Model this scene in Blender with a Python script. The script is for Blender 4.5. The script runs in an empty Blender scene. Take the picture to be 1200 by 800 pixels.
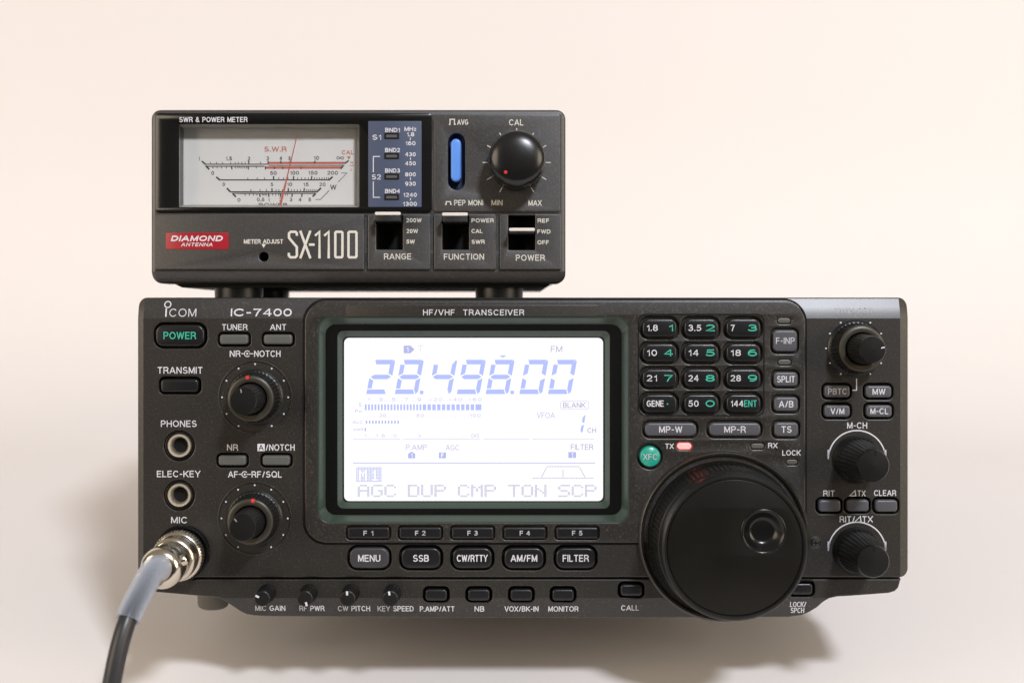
import bpy, bmesh, math
from math import pi, sin, cos, tan, radians, hypot
from mathutils import Vector, Matrix

S = bpy.context.scene
COL = S.collection

# ------------------------------------------------------------------ frame of reference
# Everything on the equipment is measured in millimetres on its front panel:
# u = right, v = up, w = out of the panel towards the viewer.
TILT = math.atan(0.15)                     # the transceiver leans back, its front propped up
O = Vector((0, 0, 0.1449))                 # a point on the front panel, on the camera's axis
R = Matrix.Rotation(-TILT, 3, 'X')
DIST = 500.0                               # camera to panel, mm
FPX = 1575.0                               # focal length in pixels of the 1200 px wide photograph
def W(u, v, w): return O + R @ Vector((u, -w, v)) * 0.001
def UV(px, py, w=0.0, base=DIST):          # measured position -> millimetres on a plane w in front of the panel
    d = base - w
    return ((px - 592) * d / FPX, (372 - py) * d / FPX)
K = DIST / FPX                             # mm per measured unit on the panel

# ------------------------------------------------------------------ camera
cam = bpy.data.cameras.new('camera'); cam_o = bpy.data.objects.new('camera', cam); COL.objects.link(cam_o)
cam_o.location = W(0, 0, DIST)
cam_o.rotation_euler = (pi / 2 - TILT, 0, 0)
cam.sensor_width = 36; cam.lens = 36 * FPX / 1200
cam.shift_x = 8 / 1200; cam.shift_y = -28 / 1200
cam.clip_start = 0.01; cam.clip_end = 50
cam.dof.use_dof = True; cam.dof.focus_distance = 0.496; cam.dof.aperture_fstop = 8
S.camera = cam_o

# ------------------------------------------------------------------ light
wd = bpy.data.worlds.new('World'); S.world = wd; wd.use_nodes = True
nt = wd.node_tree; bgn = nt.nodes['Background']
tc = nt.nodes.new('ShaderNodeTexCoord'); sx = nt.nodes.new('ShaderNodeSeparateXYZ'); rp = nt.nodes.new('ShaderNodeValToRGB')
mr = nt.nodes.new('ShaderNodeMapRange'); mr.inputs[1].default_value = -1; mr.inputs[2].default_value = 1
nt.links.new(tc.outputs['Generated'], sx.inputs[0]); nt.links.new(sx.outputs['Z'], mr.inputs[0]); nt.links.new(mr.outputs[0], rp.inputs[0])
rp.color_ramp.elements[0].position = 0.52; rp.color_ramp.elements[0].color = (0.05, 0.043, 0.035, 1)
rp.color_ramp.elements[1].position = 0.85; rp.color_ramp.elements[1].color = (1.0, 0.89, 0.74, 1)
nt.links.new(rp.outputs[0], bgn.inputs[0]); bgn.inputs[1].default_value = 0.30

def area(name, dirv, dist, size, power, col, target=(0, -40, 0)):
    l = bpy.data.lights.new(name, 'AREA'); l.shape = 'DISK'; l.size = size; l.energy = power; l.color = col
    o = bpy.data.objects.new(name, l); COL.objects.link(o)
    t = W(*target); d = (R @ Vector((dirv[0], -dirv[2], dirv[1]))).normalized()
    o.location = t + d * dist
    o.rotation_euler = (-d).to_track_quat('-Z', 'Y').to_euler()
    return o
area('key_lamp', (0.35, 0.76, 1.0), 2.0, 0.25, 31.5, (0.97, 1.005, 1.10))
area('left_added_fill', (-1.0, 0.27, 0.75), 2.0, 1.2, 19.5, (1.0, 0.84, 0.665), (0, -110, 0))  # added warm fill, no known fixture; lifts the shadow under the radio
area('right_added_fill', (1.1, 0.27, 0.75), 2.0, 1.0, 17, (1.0, 0.84, 0.665), (0, -110, 0))  # added counterpart from the right, brightening the same shadow

S.view_settings.view_transform = 'Standard'; S.view_settings.look = 'None'
S.view_settings.exposure = 0; S.view_settings.gamma = 1
S.render.engine = 'CYCLES'

# ------------------------------------------------------------------ materials
def mat(name, col, rough=0.5, metal=0.0, spec=0.5, speck=0, speckcol=(0.3, 0.28, 0.25), bump=0.0, bscale=1500, vary=0.0, coat=0.0, coatr=0.08, emit=None, estr=1.0):
    m = bpy.data.materials.new(name); m.use_nodes = True
    n = m.node_tree; b = n.nodes['Principled BSDF']
    b.inputs['Base Color'].default_value = (*col, 1); b.inputs['Roughness'].default_value = rough
    b.inputs['Metallic'].default_value = metal; b.inputs['Specular IOR Level'].default_value = spec
    b.inputs['Coat Weight'].default_value = coat; b.inputs['Coat Roughness'].default_value = coatr
    if emit:
        b.inputs['Emission Color'].default_value = (*emit, 1); b.inputs['Emission Strength'].default_value = estr
    t = None
    if speck or bump or vary:
        t = n.nodes.new('ShaderNodeTexCoord')
    src = None
    if vary:
        nz = n.nodes.new('ShaderNodeTexNoise'); nz.inputs['Scale'].default_value = 45; nz.inputs['Detail'].default_value = 5
        n.links.new(t.outputs['Object'], nz.inputs['Vector'])
        mr = n.nodes.new('ShaderNodeMapRange'); mr.inputs[3].default_value = rough - vary; mr.inputs[4].default_value = rough + vary
        mr.inputs[1].default_value = 0.3; mr.inputs[2].default_value = 0.7
        n.links.new(nz.outputs['Fac'], mr.inputs[0]); n.links.new(mr.outputs[0], b.inputs['Roughness'])
    if speck:
        vz = n.nodes.new('ShaderNodeTexNoise'); vz.inputs['Scale'].default_value = 1700; vz.inputs['Detail'].default_value = 1
        n.links.new(t.outputs['Object'], vz.inputs['Vector'])
        cr = n.nodes.new('ShaderNodeValToRGB')
        cr.color_ramp.elements[0].position = 0.35; cr.color_ramp.elements[0].color = (*[c * 0.75 for c in col], 1)
        cr.color_ramp.elements[1].position = 0.60; cr.color_ramp.elements[1].color = (*[c * 1.2 for c in col], 1)
        e = cr.color_ramp.elements.new(speck); e.color = (*speckcol, 1)
        n.links.new(vz.outputs['Fac'], cr.inputs[0]); n.links.new(cr.outputs[0], b.inputs['Base Color'])
    if bump:
        bz = n.nodes.new('ShaderNodeTexNoise'); bz.inputs['Scale'].default_value = bscale; bz.inputs['Detail'].default_value = 2
        n.links.new(t.outputs['Object'], bz.inputs['Vector'])
        bp = n.nodes.new('ShaderNodeBump'); bp.inputs['Strength'].default_value = bump; bp.inputs['Distance'].default_value = 0.0002
        n.links.new(bz.outputs['Fac'], bp.inputs['Height']); n.links.new(bp.outputs[0], b.inputs['Normal'])
    return m

M = {}
M['panel'] = mat('panel_paint', (0.0085, 0.0066, 0.0042), 0.50, spec=0.36, speck=0.74, speckcol=(0.05, 0.044, 0.036), bump=0.30, bscale=1600, vary=0.03, coat=0.8, coatr=0.33)
M['fascia'] = mat('fascia_paint', (0.0085, 0.0066, 0.0042), 0.50, spec=0.36, speck=0.74, speckcol=(0.05, 0.044, 0.036), bump=0.30, bscale=1600, vary=0.03, coat=0.8, coatr=0.33)
M['meterpaint'] = mat('meter_paint', (0.018, 0.0165, 0.0155), 0.50, spec=0.6, speck=0.84, speckcol=(0.06, 0.055, 0.05), bump=0.3, bscale=1500, vary=0.03, coat=0.8, coatr=0.36)
M['black'] = mat('black_plastic', (0.010, 0.010, 0.010), 0.38, vary=0.05)
M['hollow'] = mat('hollow_black', (0.004, 0.004, 0.004), 0.7, spec=0.2)
M['key'] = mat('key_black', (0.008, 0.008, 0.009), 0.3, bump=0.1, bscale=1200)
M['grey'] = mat('key_grey', (0.066, 0.068, 0.078), 0.38, bump=0.1, bscale=1200)
M['greydark'] = mat('key_dark_grey', (0.036, 0.036, 0.040), 0.38, bump=0.1, bscale=1200)
M['greygreen'] = mat('key_grey_green', (0.085, 0.088, 0.080), 0.38, bump=0.1, bscale=1200)
M['knob'] = mat('knob_rubber', (0.006, 0.006, 0.0055), 0.36, spec=0.36, bump=0.15, bscale=900, vary=0.06)
M['knobface'] = mat('knob_face', (0.005, 0.0045, 0.0036), 0.36, spec=0.28, vary=0.04, bump=0.1, bscale=1200)
M['knobring'] = mat('knob_collar', (0.045, 0.040, 0.030), 0.36, metal=0.3, vary=0.05)
M['screw'] = mat('blackened_steel', (0.10, 0.098, 0.095), 0.34, metal=0.9, vary=0.06)
M['satin'] = mat('satin_black', (0.005, 0.005, 0.005), 0.24, spec=0.38, vary=0.04)
M['gloss'] = mat('gloss_black', (0.006, 0.006, 0.006), 0.16, vary=0.03)
M['calknob'] = mat('cal_knob', (0.008, 0.008, 0.008), 0.24, vary=0.05)
M['ink'] = mat('white_ink', (0.56, 0.56, 0.60), 0.6)
M['inkwarm'] = mat('cream_ink', (0.56, 0.54, 0.485), 0.6)
M['inkdim'] = mat('grey_ink', (0.22, 0.22, 0.23), 0.6)
M['inkteal'] = mat('teal_ink', (0.03, 0.40, 0.28), 0.5)
M['inkgrey'] = mat('key_text_ink', (0.42, 0.42, 0.45), 0.55)
M['faint'] = mat('faint_ink', (0.13, 0.125, 0.12), 0.5, coat=0.5, coatr=0.33)
M['teal'] = mat('teal_plastic', (0.015, 0.30, 0.22), 0.3, bump=0.05)
M['redink'] = mat('red_mark', (0.55, 0.02, 0.02), 0.4)
M['redsticker'] = mat('red_sticker', (0.30, 0.007, 0.014), 0.35, vary=0.08)
M['led'] = mat('unlit_lens', (0.085, 0.082, 0.075), 0.35)
M['ledred'] = mat('lit_red_lens', (0.5, 0.03, 0.03), 0.3, emit=(1.0, 0.17, 0.16), estr=3.2)
M['nickel'] = mat('nickel_plate', (0.66, 0.60, 0.50), 0.20, metal=1.0, vary=0.07, bump=0.05, bscale=400)
M['jackmetal'] = mat('jack_nickel', (0.78, 0.72, 0.62), 0.45, metal=1.0, vary=0.05)
M['chrome'] = mat('lever_tip', (0.62, 0.58, 0.55), 0.35, vary=0.04)
M['bezel'] = mat('display_bezel_painted_glow', (0.030, 0.048, 0.035), 0.24, spec=0.65, vary=0.04)  # green of the screen's reflected light put into the wall colour
M['blue'] = mat('blue_plate', (0.044, 0.060, 0.110), 0.5)
M['bluebtn'] = mat('blue_button', (0.10, 0.27, 0.75), 0.35)
M['bluewell'] = mat('blue_well', (0.010, 0.02, 0.06), 0.4)
M['scale'] = mat('scale_card', (0.88, 0.865, 0.835), 0.6)
M['scalerim'] = mat('scale_rim', (0.40, 0.38, 0.33), 0.5)
M['scaleink'] = mat('scale_ink', (0.05, 0.05, 0.05), 0.6)
M['scalered'] = mat('scale_red', (0.62, 0.16, 0.11), 0.6)
M['orange'] = mat('scale_orange', (0.55, 0.25, 0.10), 0.6)
M['cable'] = mat('cable_black', (0.018, 0.018, 0.020), 0.38, vary=0.08, bump=0.1, bscale=500)
M['rubber'] = mat('foot_rubber', (0.10, 0.095, 0.08), 0.6)
M['steel'] = mat('cabinet_steel', (0.035, 0.034, 0.033), 0.5, bump=0.2, vary=0.05)
M['lcdbg'] = mat('screen_white', (0.05, 0.05, 0.05), 0.6, spec=0, emit=(0.985, 0.985, 1.0), estr=1.0)
M['lcdink'] = mat('screen_ink', (0.05, 0.05, 0.05), 0.6, spec=0, emit=(0.42, 0.50, 0.95), estr=1.0)
M['lcdmid'] = mat('screen_ink_mid', (0.05, 0.05, 0.05), 0.6, spec=0, emit=(0.42, 0.45, 0.80), estr=1.0)
M['lcdgrey'] = mat('screen_ink_grey', (0.05, 0.05, 0.05), 0.6, spec=0, emit=(0.42, 0.41, 0.60), estr=1.0)
M['lcdfaint'] = mat('screen_ink_faint', (0.05, 0.05, 0.05), 0.6, spec=0, emit=(0.58, 0.56, 0.76), estr=1.0)

m = bpy.data.materials.new('meter_glass'); m.use_nodes = True; n = m.node_tree; n.nodes.clear()
out = n.nodes.new('ShaderNodeOutputMaterial'); mx = n.nodes.new('ShaderNodeMixShader'); tr = n.nodes.new('ShaderNodeBsdfTransparent')
gl = n.nodes.new('ShaderNodeBsdfGlossy'); gl.inputs['Roughness'].default_value = 0.04; fr = n.nodes.new('ShaderNodeFresnel'); fr.inputs[0].default_value = 1.45
tr.inputs[0].default_value = (0.99, 0.985, 0.975, 1)
n.links.new(fr.outputs[0], mx.inputs[0]); n.links.new(tr.outputs[0], mx.inputs[1]); n.links.new(gl.outputs[0], mx.inputs[2]); n.links.new(mx.outputs[0], out.inputs[0])
M['glass'] = m

m = bpy.data.materials.new('milky_sleeve'); m.use_nodes = True; n = m.node_tree
b = n.nodes['Principled BSDF']; out = n.nodes['Material Output']
b.inputs['Base Color'].default_value = (0.56, 0.59, 0.66, 1); b.inputs['Roughness'].default_value = 0.28
tr = n.nodes.new('ShaderNodeBsdfTransparent'); tr.inputs[0].default_value = (0.90, 0.93, 0.97, 1); mx = n.nodes.new('ShaderNodeMixShader')
lw = n.nodes.new('ShaderNodeLayerWeight'); lw.inputs[0].default_value = 0.45
mr2 = n.nodes.new('ShaderNodeMapRange'); mr2.inputs[3].default_value = 0.03; mr2.inputs[4].default_value = 0.80
n.links.new(lw.outputs['Facing'], mr2.inputs[0]); n.links.new(mr2.outputs[0], mx.inputs[0])
n.links.new(tr.outputs[0], mx.inputs[1]); n.links.new(b.outputs[0], mx.inputs[2]); n.links.new(mx.outputs[0], out.inputs[0])
M['sleeve'] = m

m = mat('backdrop_paper', (0.80, 0.765, 0.745), 0.75, spec=0.15, bump=0.12, bscale=220)
M['paper'] = m

# ------------------------------------------------------------------ geometry helpers (u, v, w in mm)
class G:
    def __init__(s): s.v = []; s.f = []; s.m = []
    def add(s, o, du=0, dv=0, dw=0, mi=None):
        k = len(s.v); s.v += [(a + du, b + dv, c + dw) for a, b, c in o.v]
        s.f += [tuple(i + k for i in f) for f in o.f]; s.m += [mi if mi is not None else x for x in o.m]; return s
    def face(s, pts, mi=0):
        k = len(s.v); s.v += pts; s.f.append(tuple(range(k, k + len(pts)))); s.m.append(mi); return s
    def map(s, fn): s.v = [fn(*p) for p in s.v]; return s
    def bounds(s):
        return [(min(p[i] for p in s.v), max(p[i] for p in s.v)) for i in range(3)]

def build(name, g, mats, parent=None, loc=(0, 0, 0), ang=35, org=None):
    me = bpy.data.meshes.new(name)
    me.from_pydata([(u * .001, -w * .001, v * .001) for u, v, w in g.v], [], g.f)
    if not isinstance(mats, (list, tuple)): mats = [mats]
    for m_ in mats: me.materials.append(M[m_])
    me.polygons.foreach_set('material_index', [min(x, len(mats) - 1) for x in g.m])
    bm = bmesh.new(); bm.from_mesh(me); bmesh.ops.remove_doubles(bm, verts=bm.verts, dist=1e-6); bm.to_mesh(me); bm.free()
    me.polygons.foreach_set('use_smooth', [True] * len(me.polygons))
    me.set_sharp_from_angle(angle=radians(ang)); me.update()
    return place(name, me, parent, loc)

def place(name, me, parent=None, loc=(0, 0, 0)):
    o = bpy.data.objects.new(name, me); COL.objects.link(o)
    o.location = (loc[0] * .001, -loc[2] * .001, loc[1] * .001)
    if parent: o.parent = parent
    return o

def from_curve(cu):
    ob = bpy.data.objects.new('tmp', cu); me = bpy.data.meshes.new_from_object(ob)
    g = G(); g.v = [tuple(p.co) for p in me.vertices]; g.f = [tuple(p.vertices) for p in me.polygons]; g.m = [0] * len(g.f)
    bpy.data.objects.remove(ob); bpy.data.meshes.remove(me); bpy.data.curves.remove(cu)
    return g

def rrect(x0, y0, x1, y1, r, n=6):
    if x0 > x1: x0, x1 = x1, x0
    if y0 > y1: y0, y1 = y1, y0
    r = min(r, (x1 - x0) / 2 - 1e-3, (y1 - y0) / 2 - 1e-3); p = []
    for cx, cy, a in ((x1 - r, y1 - r, 0), (x0 + r, y1 - r, 90), (x0 + r, y0 + r, 180), (x1 - r, y0 + r, 270)):
        for i in range(n + 1):
            t = radians(a + 90 * i / n); p.append((cx + r * cos(t), cy + r * sin(t)))
    return p
def circ(cx, cy, r, n=48): return [(cx + r * cos(2 * pi * i / n), cy + r * sin(2 * pi * i / n)) for i in range(n)]
def prect(cx, cy, w, h, r, wz=0.0, base=DIST, grow=0.0):       # rounded rectangle from measured centre and size
    x, y = UV(cx, cy, wz, base); k = (base - wz) / FPX
    return rrect(x - w * k / 2 - grow, y - h * k / 2 - grow, x + w * k / 2 + grow, y + h * k / 2 + grow, r * k + grow)

def plate(outlines, w0, w1, bev=0.3, res=2):
    cu = bpy.data.curves.new('c', 'CURVE'); cu.dimensions = '2D'; cu.fill_mode = 'BOTH'
    for ol in outlines:
        sp = cu.splines.new('POLY'); sp.points.add(len(ol) - 1)
        for p, (x, y) in zip(sp.points, ol): p.co = (x, y, 0, 1)
        sp.use_cyclic_u = True
    cu.extrude = max((w1 - w0) / 2 - bev, 1e-4); cu.bevel_depth = bev; cu.bevel_resolution = res; cu.offset = -bev
    g = from_curve(cu); c = (w0 + w1) / 2
    return g.map(lambda u, v, w: (u, v, w + c))

def flat(outlines):
    cu = bpy.data.curves.new('c', 'CURVE'); cu.dimensions = '2D'; cu.fill_mode = 'FRONT'
    for ol in outlines:
        sp = cu.splines.new('POLY'); sp.points.add(len(ol) - 1)
        for p, (x, y) in zip(sp.points, ol): p.co = (x, y, 0, 1)
        sp.use_cyclic_u = True
    return from_curve(cu)

def fold(g, a, b, c, slope):
    """bend the part of g where a*u + b*v > c backwards by slope"""
    me = bpy.data.meshes.new('t'); me.from_pydata(g.v, [], g.f); bm = bmesh.new(); bm.from_mesh(me)
    bmesh.ops.bisect_plane(bm, geom=bm.verts[:] + bm.edges[:] + bm.faces[:], dist=1e-5, plane_co=(a * c, b * c, 0), plane_no=(a, b, 0))
    bm.verts.ensure_lookup_table()
    h = G(); h.v = []
    for p in bm.verts:
        e = a * p.co.x + b * p.co.y - c
        h.v.append((p.co.x, p.co.y, p.co.z - (e * slope if e > 0 else 0)))
    h.f = [tuple(q.index for q in f.verts) for f in bm.faces]; h.m = [0] * len(h.f)
    bm.free(); bpy.data.meshes.remove(me); return h

def lathe(prof, seg=64, ribs=None, close=True):
    """revolve (r, w) profile about the w axis; ribs = (first, last, count, depth)"""
    g = G(); np_ = len(prof)
    for i, (r, w) in enumerate(prof):
        for j in range(seg):
            a = 2 * pi * j / seg; rr = r
            if ribs and ribs[0] <= i <= ribs[1]:
                rr = r - ribs[3] * (1 if (j * ribs[2] * 2 // seg) % 2 else 0)
            g.v.append((rr * cos(a), rr * sin(a), w))
    for i in range(np_ - 1):
        for j in range(seg):
            k = (j + 1) % seg
            g.f.append((i * seg + j, i * seg + k, (i + 1) * seg + k, (i + 1) * seg + j)); g.m.append(0)
    if close:
        g.f.append(tuple((np_ - 1) * seg + j for j in range(seg))); g.m.append(0)
    return g

def loft(rings, mi=0):
    """rings: list of (outline, w) with equal vertex counts"""
    g = G(); n_ = len(rings[0][0])
    for ol, w in rings: g.v += [(x, y, w) for x, y in ol]
    for i in range(len(rings) - 1):
        for j in range(n_):
            k = (j + 1) % n_
            g.f.append((i * n_ + j, i * n_ + k, (i + 1) * n_ + k, (i + 1) * n_ + j)); g.m.append(mi)
    return g

def stroke(pts, width, closed=False, w=0.0):
    g = G(); n_ = len(pts); h = width / 2; L = []; Rr = []
    for i in range(n_):
        p = Vector(pts[i]).to_2d()
        a = Vector(pts[i - 1]).to_2d() if (i > 0 or closed) else None
        b = Vector(pts[(i + 1) % n_]).to_2d() if (i < n_ - 1 or closed) else None
        if a is None: t = (b - p).normalized(); nn = Vector((-t.y, t.x)); off = nn * h
        elif b is None: t = (p - a).normalized(); nn = Vector((-t.y, t.x)); off = nn * h
        else:
            t1 = (p - a).normalized(); t2 = (b - p).normalized(); n1 = Vector((-t1.y, t1.x)); n2 = Vector((-t2.y, t2.x))
            mm = n1 + n2
            mm = mm.normalized() if mm.length > 1e-6 else n1
            off = mm * (h / max(mm.dot(n1), 0.62))
        L.append((p.x + off.x, p.y + off.y, w)); Rr.append((p.x - off.x, p.y - off.y, w))
    g.v = L + Rr
    for i in range(n_ if closed else n_ - 1):
        k = (i + 1) % n_; g.f.append((n_ + i, n_ + k, k, i)); g.m.append(0)
    return g
def arc(cx, cy, r, a0, a1, n=32): return [(cx + r * cos(radians(a0 + (a1 - a0) * i / n)), cy + r * sin(radians(a0 + (a1 - a0) * i / n))) for i in range(n + 1)]
def bx(x0, x1, y0, y1, z0, z1):
    g = G(); g.v = [(x, y, z) for z in (z0, z1) for y in (y0, y1) for x in (x0, x1)]
    g.f = [(0, 2, 3, 1), (4, 5, 7, 6), (0, 1, 5, 4), (2, 6, 7, 3), (0, 4, 6, 2), (1, 3, 7, 5)]; g.m = [0] * 6; return g

def tube(path, radii, seg=24, cap=True):
    g = G(); n_ = len(path); P = [Vector(p) for p in path]; up = Vector((1, 0, 0))
    for i in range(n_):
        t = (P[min(i + 1, n_ - 1)] - P[max(i - 1, 0)]).normalized()
        a = (up - t * up.dot(t)).normalized(); b = t.cross(a); up = a      # carried along, so the section never flips
        for j in range(seg):
            q = P[i] + (a * cos(2 * pi * j / seg) + b * sin(2 * pi * j / seg)) * radii[i]; g.v.append(tuple(q))
    for i in range(n_ - 1):
        for j in range(seg):
            k = (j + 1) % seg; g.f.append((i * seg + j, i * seg + k, (i + 1) * seg + k, (i + 1) * seg + j)); g.m.append(0)
    if cap:
        g.f.append(tuple(range(seg))[::-1]); g.m.append(0); g.f.append(tuple((n_ - 1) * seg + j for j in range(seg))); g.m.append(0)
    return g
def spline(ctrl, n_=12):
    out_ = []
    c = [ctrl[0]] + list(ctrl) + [ctrl[-1]]
    for i in range(1, len(c) - 2):
        p0, p1, p2, p3 = (Vector(c[i + j]) for j in (-1, 0, 1, 2))
        for k in range(n_):
            t = k / n_
            out_.append(tuple(0.5 * ((2 * p1) + (p2 - p0) * t + (2 * p0 - 5 * p1 + 4 * p2 - p3) * t * t + (3 * p1 - p0 - 3 * p2 + p3) * t ** 3)))
    out_.append(tuple(c[-2])); return out_

def EA(cx, cy, rx, ry, a0, a1, n=10): return [(cx + rx * cos(radians(a0 + (a1 - a0) * i / n)), cy + ry * sin(radians(a0 + (a1 - a0) * i / n))) for i in range(n + 1)]
def _font():
    F = {}
    F['A'] = (.76, [[(0, 0), (.36, 1), (.40, 1), (.76, 0)], [(.12, .30), (.64, .30)]])
    F['B'] = (.62, [[(0, .0), (0, 1), (.34, 1)] + EA(.34, .76, .24, .24, 90, -90) + [(0, .52)], [(.34, .52)] + EA(.36, .26, .26, .26, 90, -90) + [(0, 0)]])
    F['C'] = (.72, [EA(.38, .5, .38, .5, 38, 322, 22)])
    F['D'] = (.68, [[(0, 0), (0, 1), (.28, 1)] + EA(.28, .5, .40, .5, 90, -90, 16) + [(0, 0)]])
    F['E'] = (.56, [[(.56, 1), (0, 1), (0, 0), (.56, 0)], [(0, .52), (.50, .52)]])
    F['F'] = (.52, [[(.52, 1), (0, 1), (0, 0)], [(0, .50), (.46, .50)]])
    F['G'] = (.74, [EA(.38, .5, .38, .5, 42, 325, 22) + [(.72, .22), (.72, .46), (.42, .46)]])
    F['H'] = (.64, [[(0, 0), (0, 1)], [(.64, 0), (.64, 1)], [(0, .52), (.64, .52)]])
    F['I'] = (.0, [[(0, 0), (0, 1)]])
    F['J'] = (.46, [[(.46, 1), (.46, .25)] + EA(.23, .24, .23, .24, 0, -180)])
    F['K'] = (.66, [[(0, 0), (0, 1)], [(.64, 1), (.02, .38)], [(.24, .56), (.66, 0)]])
    F['L'] = (.50, [[(0, 1), (0, 0), (.50, 0)]])
    F['M'] = (.78, [[(0, 0), (0, 1), (.04, 1), (.37, .06), (.41, .06), (.74, 1), (.78, 1), (.78, 0)]])
    F['N'] = (.66, [[(0, 0), (0, 1), (.04, 1), (.62, 0), (.66, 0), (.66, 1)]])
    F['O'] = (.80, [EA(.40, .5, .40, .5, 0, 360, 28)])
    F['P'] = (.60, [[(0, 0), (0, 1), (.34, 1)] + EA(.34, .73, .26, .27, 90, -90) + [(0, .46)]])
    F['Q'] = (.80, [EA(.40, .5, .40, .5, 0, 360, 28), [(.48, .24), (.78, -.04)]])
    F['R'] = (.64, [[(0, 0), (0, 1), (.36, 1)] + EA(.36, .74, .26, .26, 90, -90) + [(0, .48)], [(.34, .48), (.54, .38), (.60, .18), (.64, 0)]])
    F['S'] = (.62, [EA(.31, .74, .27, .26, 25, 200, 10) + EA(.31, .74, .27, .24, 225, 258, 3) + EA(.31, .26, .31, .25, 72, 40, 3) + EA(.31, .27, .31, .27, 15, -160, 12)])
    F['T'] = (.62, [[(0, 1), (.62, 1)], [(.31, 1), (.31, 0)]])
    F['U'] = (.64, [[(0, 1), (0, .32)] + EA(.32, .32, .32, .32, 180, 360, 14) + [(.64, 1)]])
    F['V'] = (.70, [[(0, 1), (.33, 0), (.37, 0), (.70, 1)]])
    F['W'] = (1.0, [[(0, 1), (.23, 0), (.26, 0), (.48, .96), (.52, .96), (.74, 0), (.77, 0), (1.0, 1)]])
    F['X'] = (.66, [[(0, 0), (.66, 1)], [(0, 1), (.66, 0)]])
    F['Y'] = (.68, [[(0, 1), (.34, .42), (.68, 1)], [(.34, .44), (.34, 0)]])
    F['Z'] = (.60, [[(0, 1), (.60, 1), (0, 0), (.60, 0)]])
    F['0'] = (.54, [EA(.27, .5, .27, .5, 0, 360, 24)])
    F['1'] = (.26, [[(0, .74), (.12, .78), (.22, .88), (.26, 1), (.26, 0)]])
    F['2'] = (.54, [EA(.27, .72, .27, .28, 165, -30, 14) + [(.0, 0), (.56, 0)]])
    F['3'] = (.54, [EA(.26, .74, .24, .26, 160, -80, 14) + [(.18, .52)], [(.26, .54)] + EA(.26, .27, .28, .27, 75, -165, 14)])
    F['4'] = (.58, [[(.44, 0), (.44, 1), (.40, 1), (0, .28), (.58, .28)]])
    F['5'] = (.54, [[(.50, 1), (.10, 1), (.04, .50)] + EA(.25, .32, .29, .32, 135, -155, 16)])
    F['6'] = (.54, [EA(.27, .32, .27, .32, 0, 360, 20), EA(.30, .45, .30, .55, 180, 60, 10)])
    F['7'] = (.54, [[(0, 1), (.54, 1), (.34, .6), (.20, 0)]])
    F['8'] = (.54, [EA(.27, .76, .24, .24, 0, 360, 20), EA(.27, .26, .27, .26, 0, 360, 20)])
    F['9'] = (.54, [EA(.27, .68, .27, .32, 0, 360, 20), EA(.24, .55, .30, .55, 0, -120, 10)])
    F['.'] = (.0, [[(0, -.07), (0, .07)]])
    F['-'] = (.30, [[(0, .44), (.30, .44)]])
    F['+'] = (.36, [[(0, .44), (.36, .44)], [(.18, .22), (.18, .66)]])
    F['/'] = (.34, [[(0, -.05), (.34, 1.05)]])
    F['&'] = (.68, [[(.68, 0), (.20, .66)] + EA(.32, .80, .17, .20, 200, -30, 10) + [(.12, .46)] + EA(.26, .25, .26, .25, 130, 300, 10) + [(.60, .42)]])
    F['z'] = (.42, [[(0, .70), (.42, .70), (0, 0), (.42, 0)]]); F['o'] = (.48, [EA(.24, .35, .24, .35, 0, 360, 20)])
    F[' '] = (.24, [])
    return F
FONT = _font()
def text(s, width, height, bold=0.012, space=1.0, shear=0.0):
    """monoline sans lettering fitted to a width and a cap height (mm), centred"""
    t = max(height * (0.10 + 3.1 * bold), min(0.30, height * 0.19)); gap = 0.30 * space; x = 0.0; paths = []
    for ch in s:
        wd_, ps = FONT[ch]
        paths += [[(x + a, b_) for a, b_ in p] for p in ps]; x += wd_ + gap
    tot = max(x - gap, 1e-3); sx_ = (width - t) / tot; hh = height - t; g = G()
    for i, p in enumerate(paths):
        if len(p) == 2 and p[0][1] == -.07:
            a = (p[0][0] - tot / 2) * sx_; e = t * .58; b0 = -height / 2
            g.face([(a - e, b0, 0), (a + e, b0, 0), (a + e, b0 + 2 * e, 0), (a - e, b0 + 2 * e, 0)]); continue
        q = [((a - tot / 2) * sx_ + (b_ - .5) * hh * shear, (b_ - .5) * hh) for a, b_ in p]
        closed = hypot(q[0][0] - q[-1][0], q[0][1] - q[-1][1]) < 1e-5
        if closed: q = q[:-1]
        if not closed:                                   # free ends reach the full cap height, bars their full width
            def ext(e, f, raw):
                dx_, dy_ = e[0] - f[0], e[1] - f[1]; L_ = hypot(dx_, dy_)
                if (abs(raw) < 1e-6 or abs(raw - 1) < 1e-6) and abs(dy_) > 0.3 * L_: k_ = (t / 2) / abs(dy_)
                elif abs(dy_) < 1e-6: k_ = 0.32 * t / L_
                else: return e
                return (e[0] + dx_ * k_, e[1] + dy_ * k_)
            a_, b2_ = ext(q[0], q[1], p[0][1]), ext(q[-1], q[-2], p[-1][1]); q[0], q[-1] = a_, b2_
        g.add(stroke(q, t, closed, 0.004 * (i % 4)))
    return g

def thing(name, label, cat, u, v, w):
    o = bpy.data.objects.new(name, None); COL.objects.link(o); o.empty_display_size = 0.02
    o.location = W(u, v, w); o.rotation_euler = (-TILT, 0, 0)
    o['label'] = label; o['category'] = cat; return o

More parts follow.
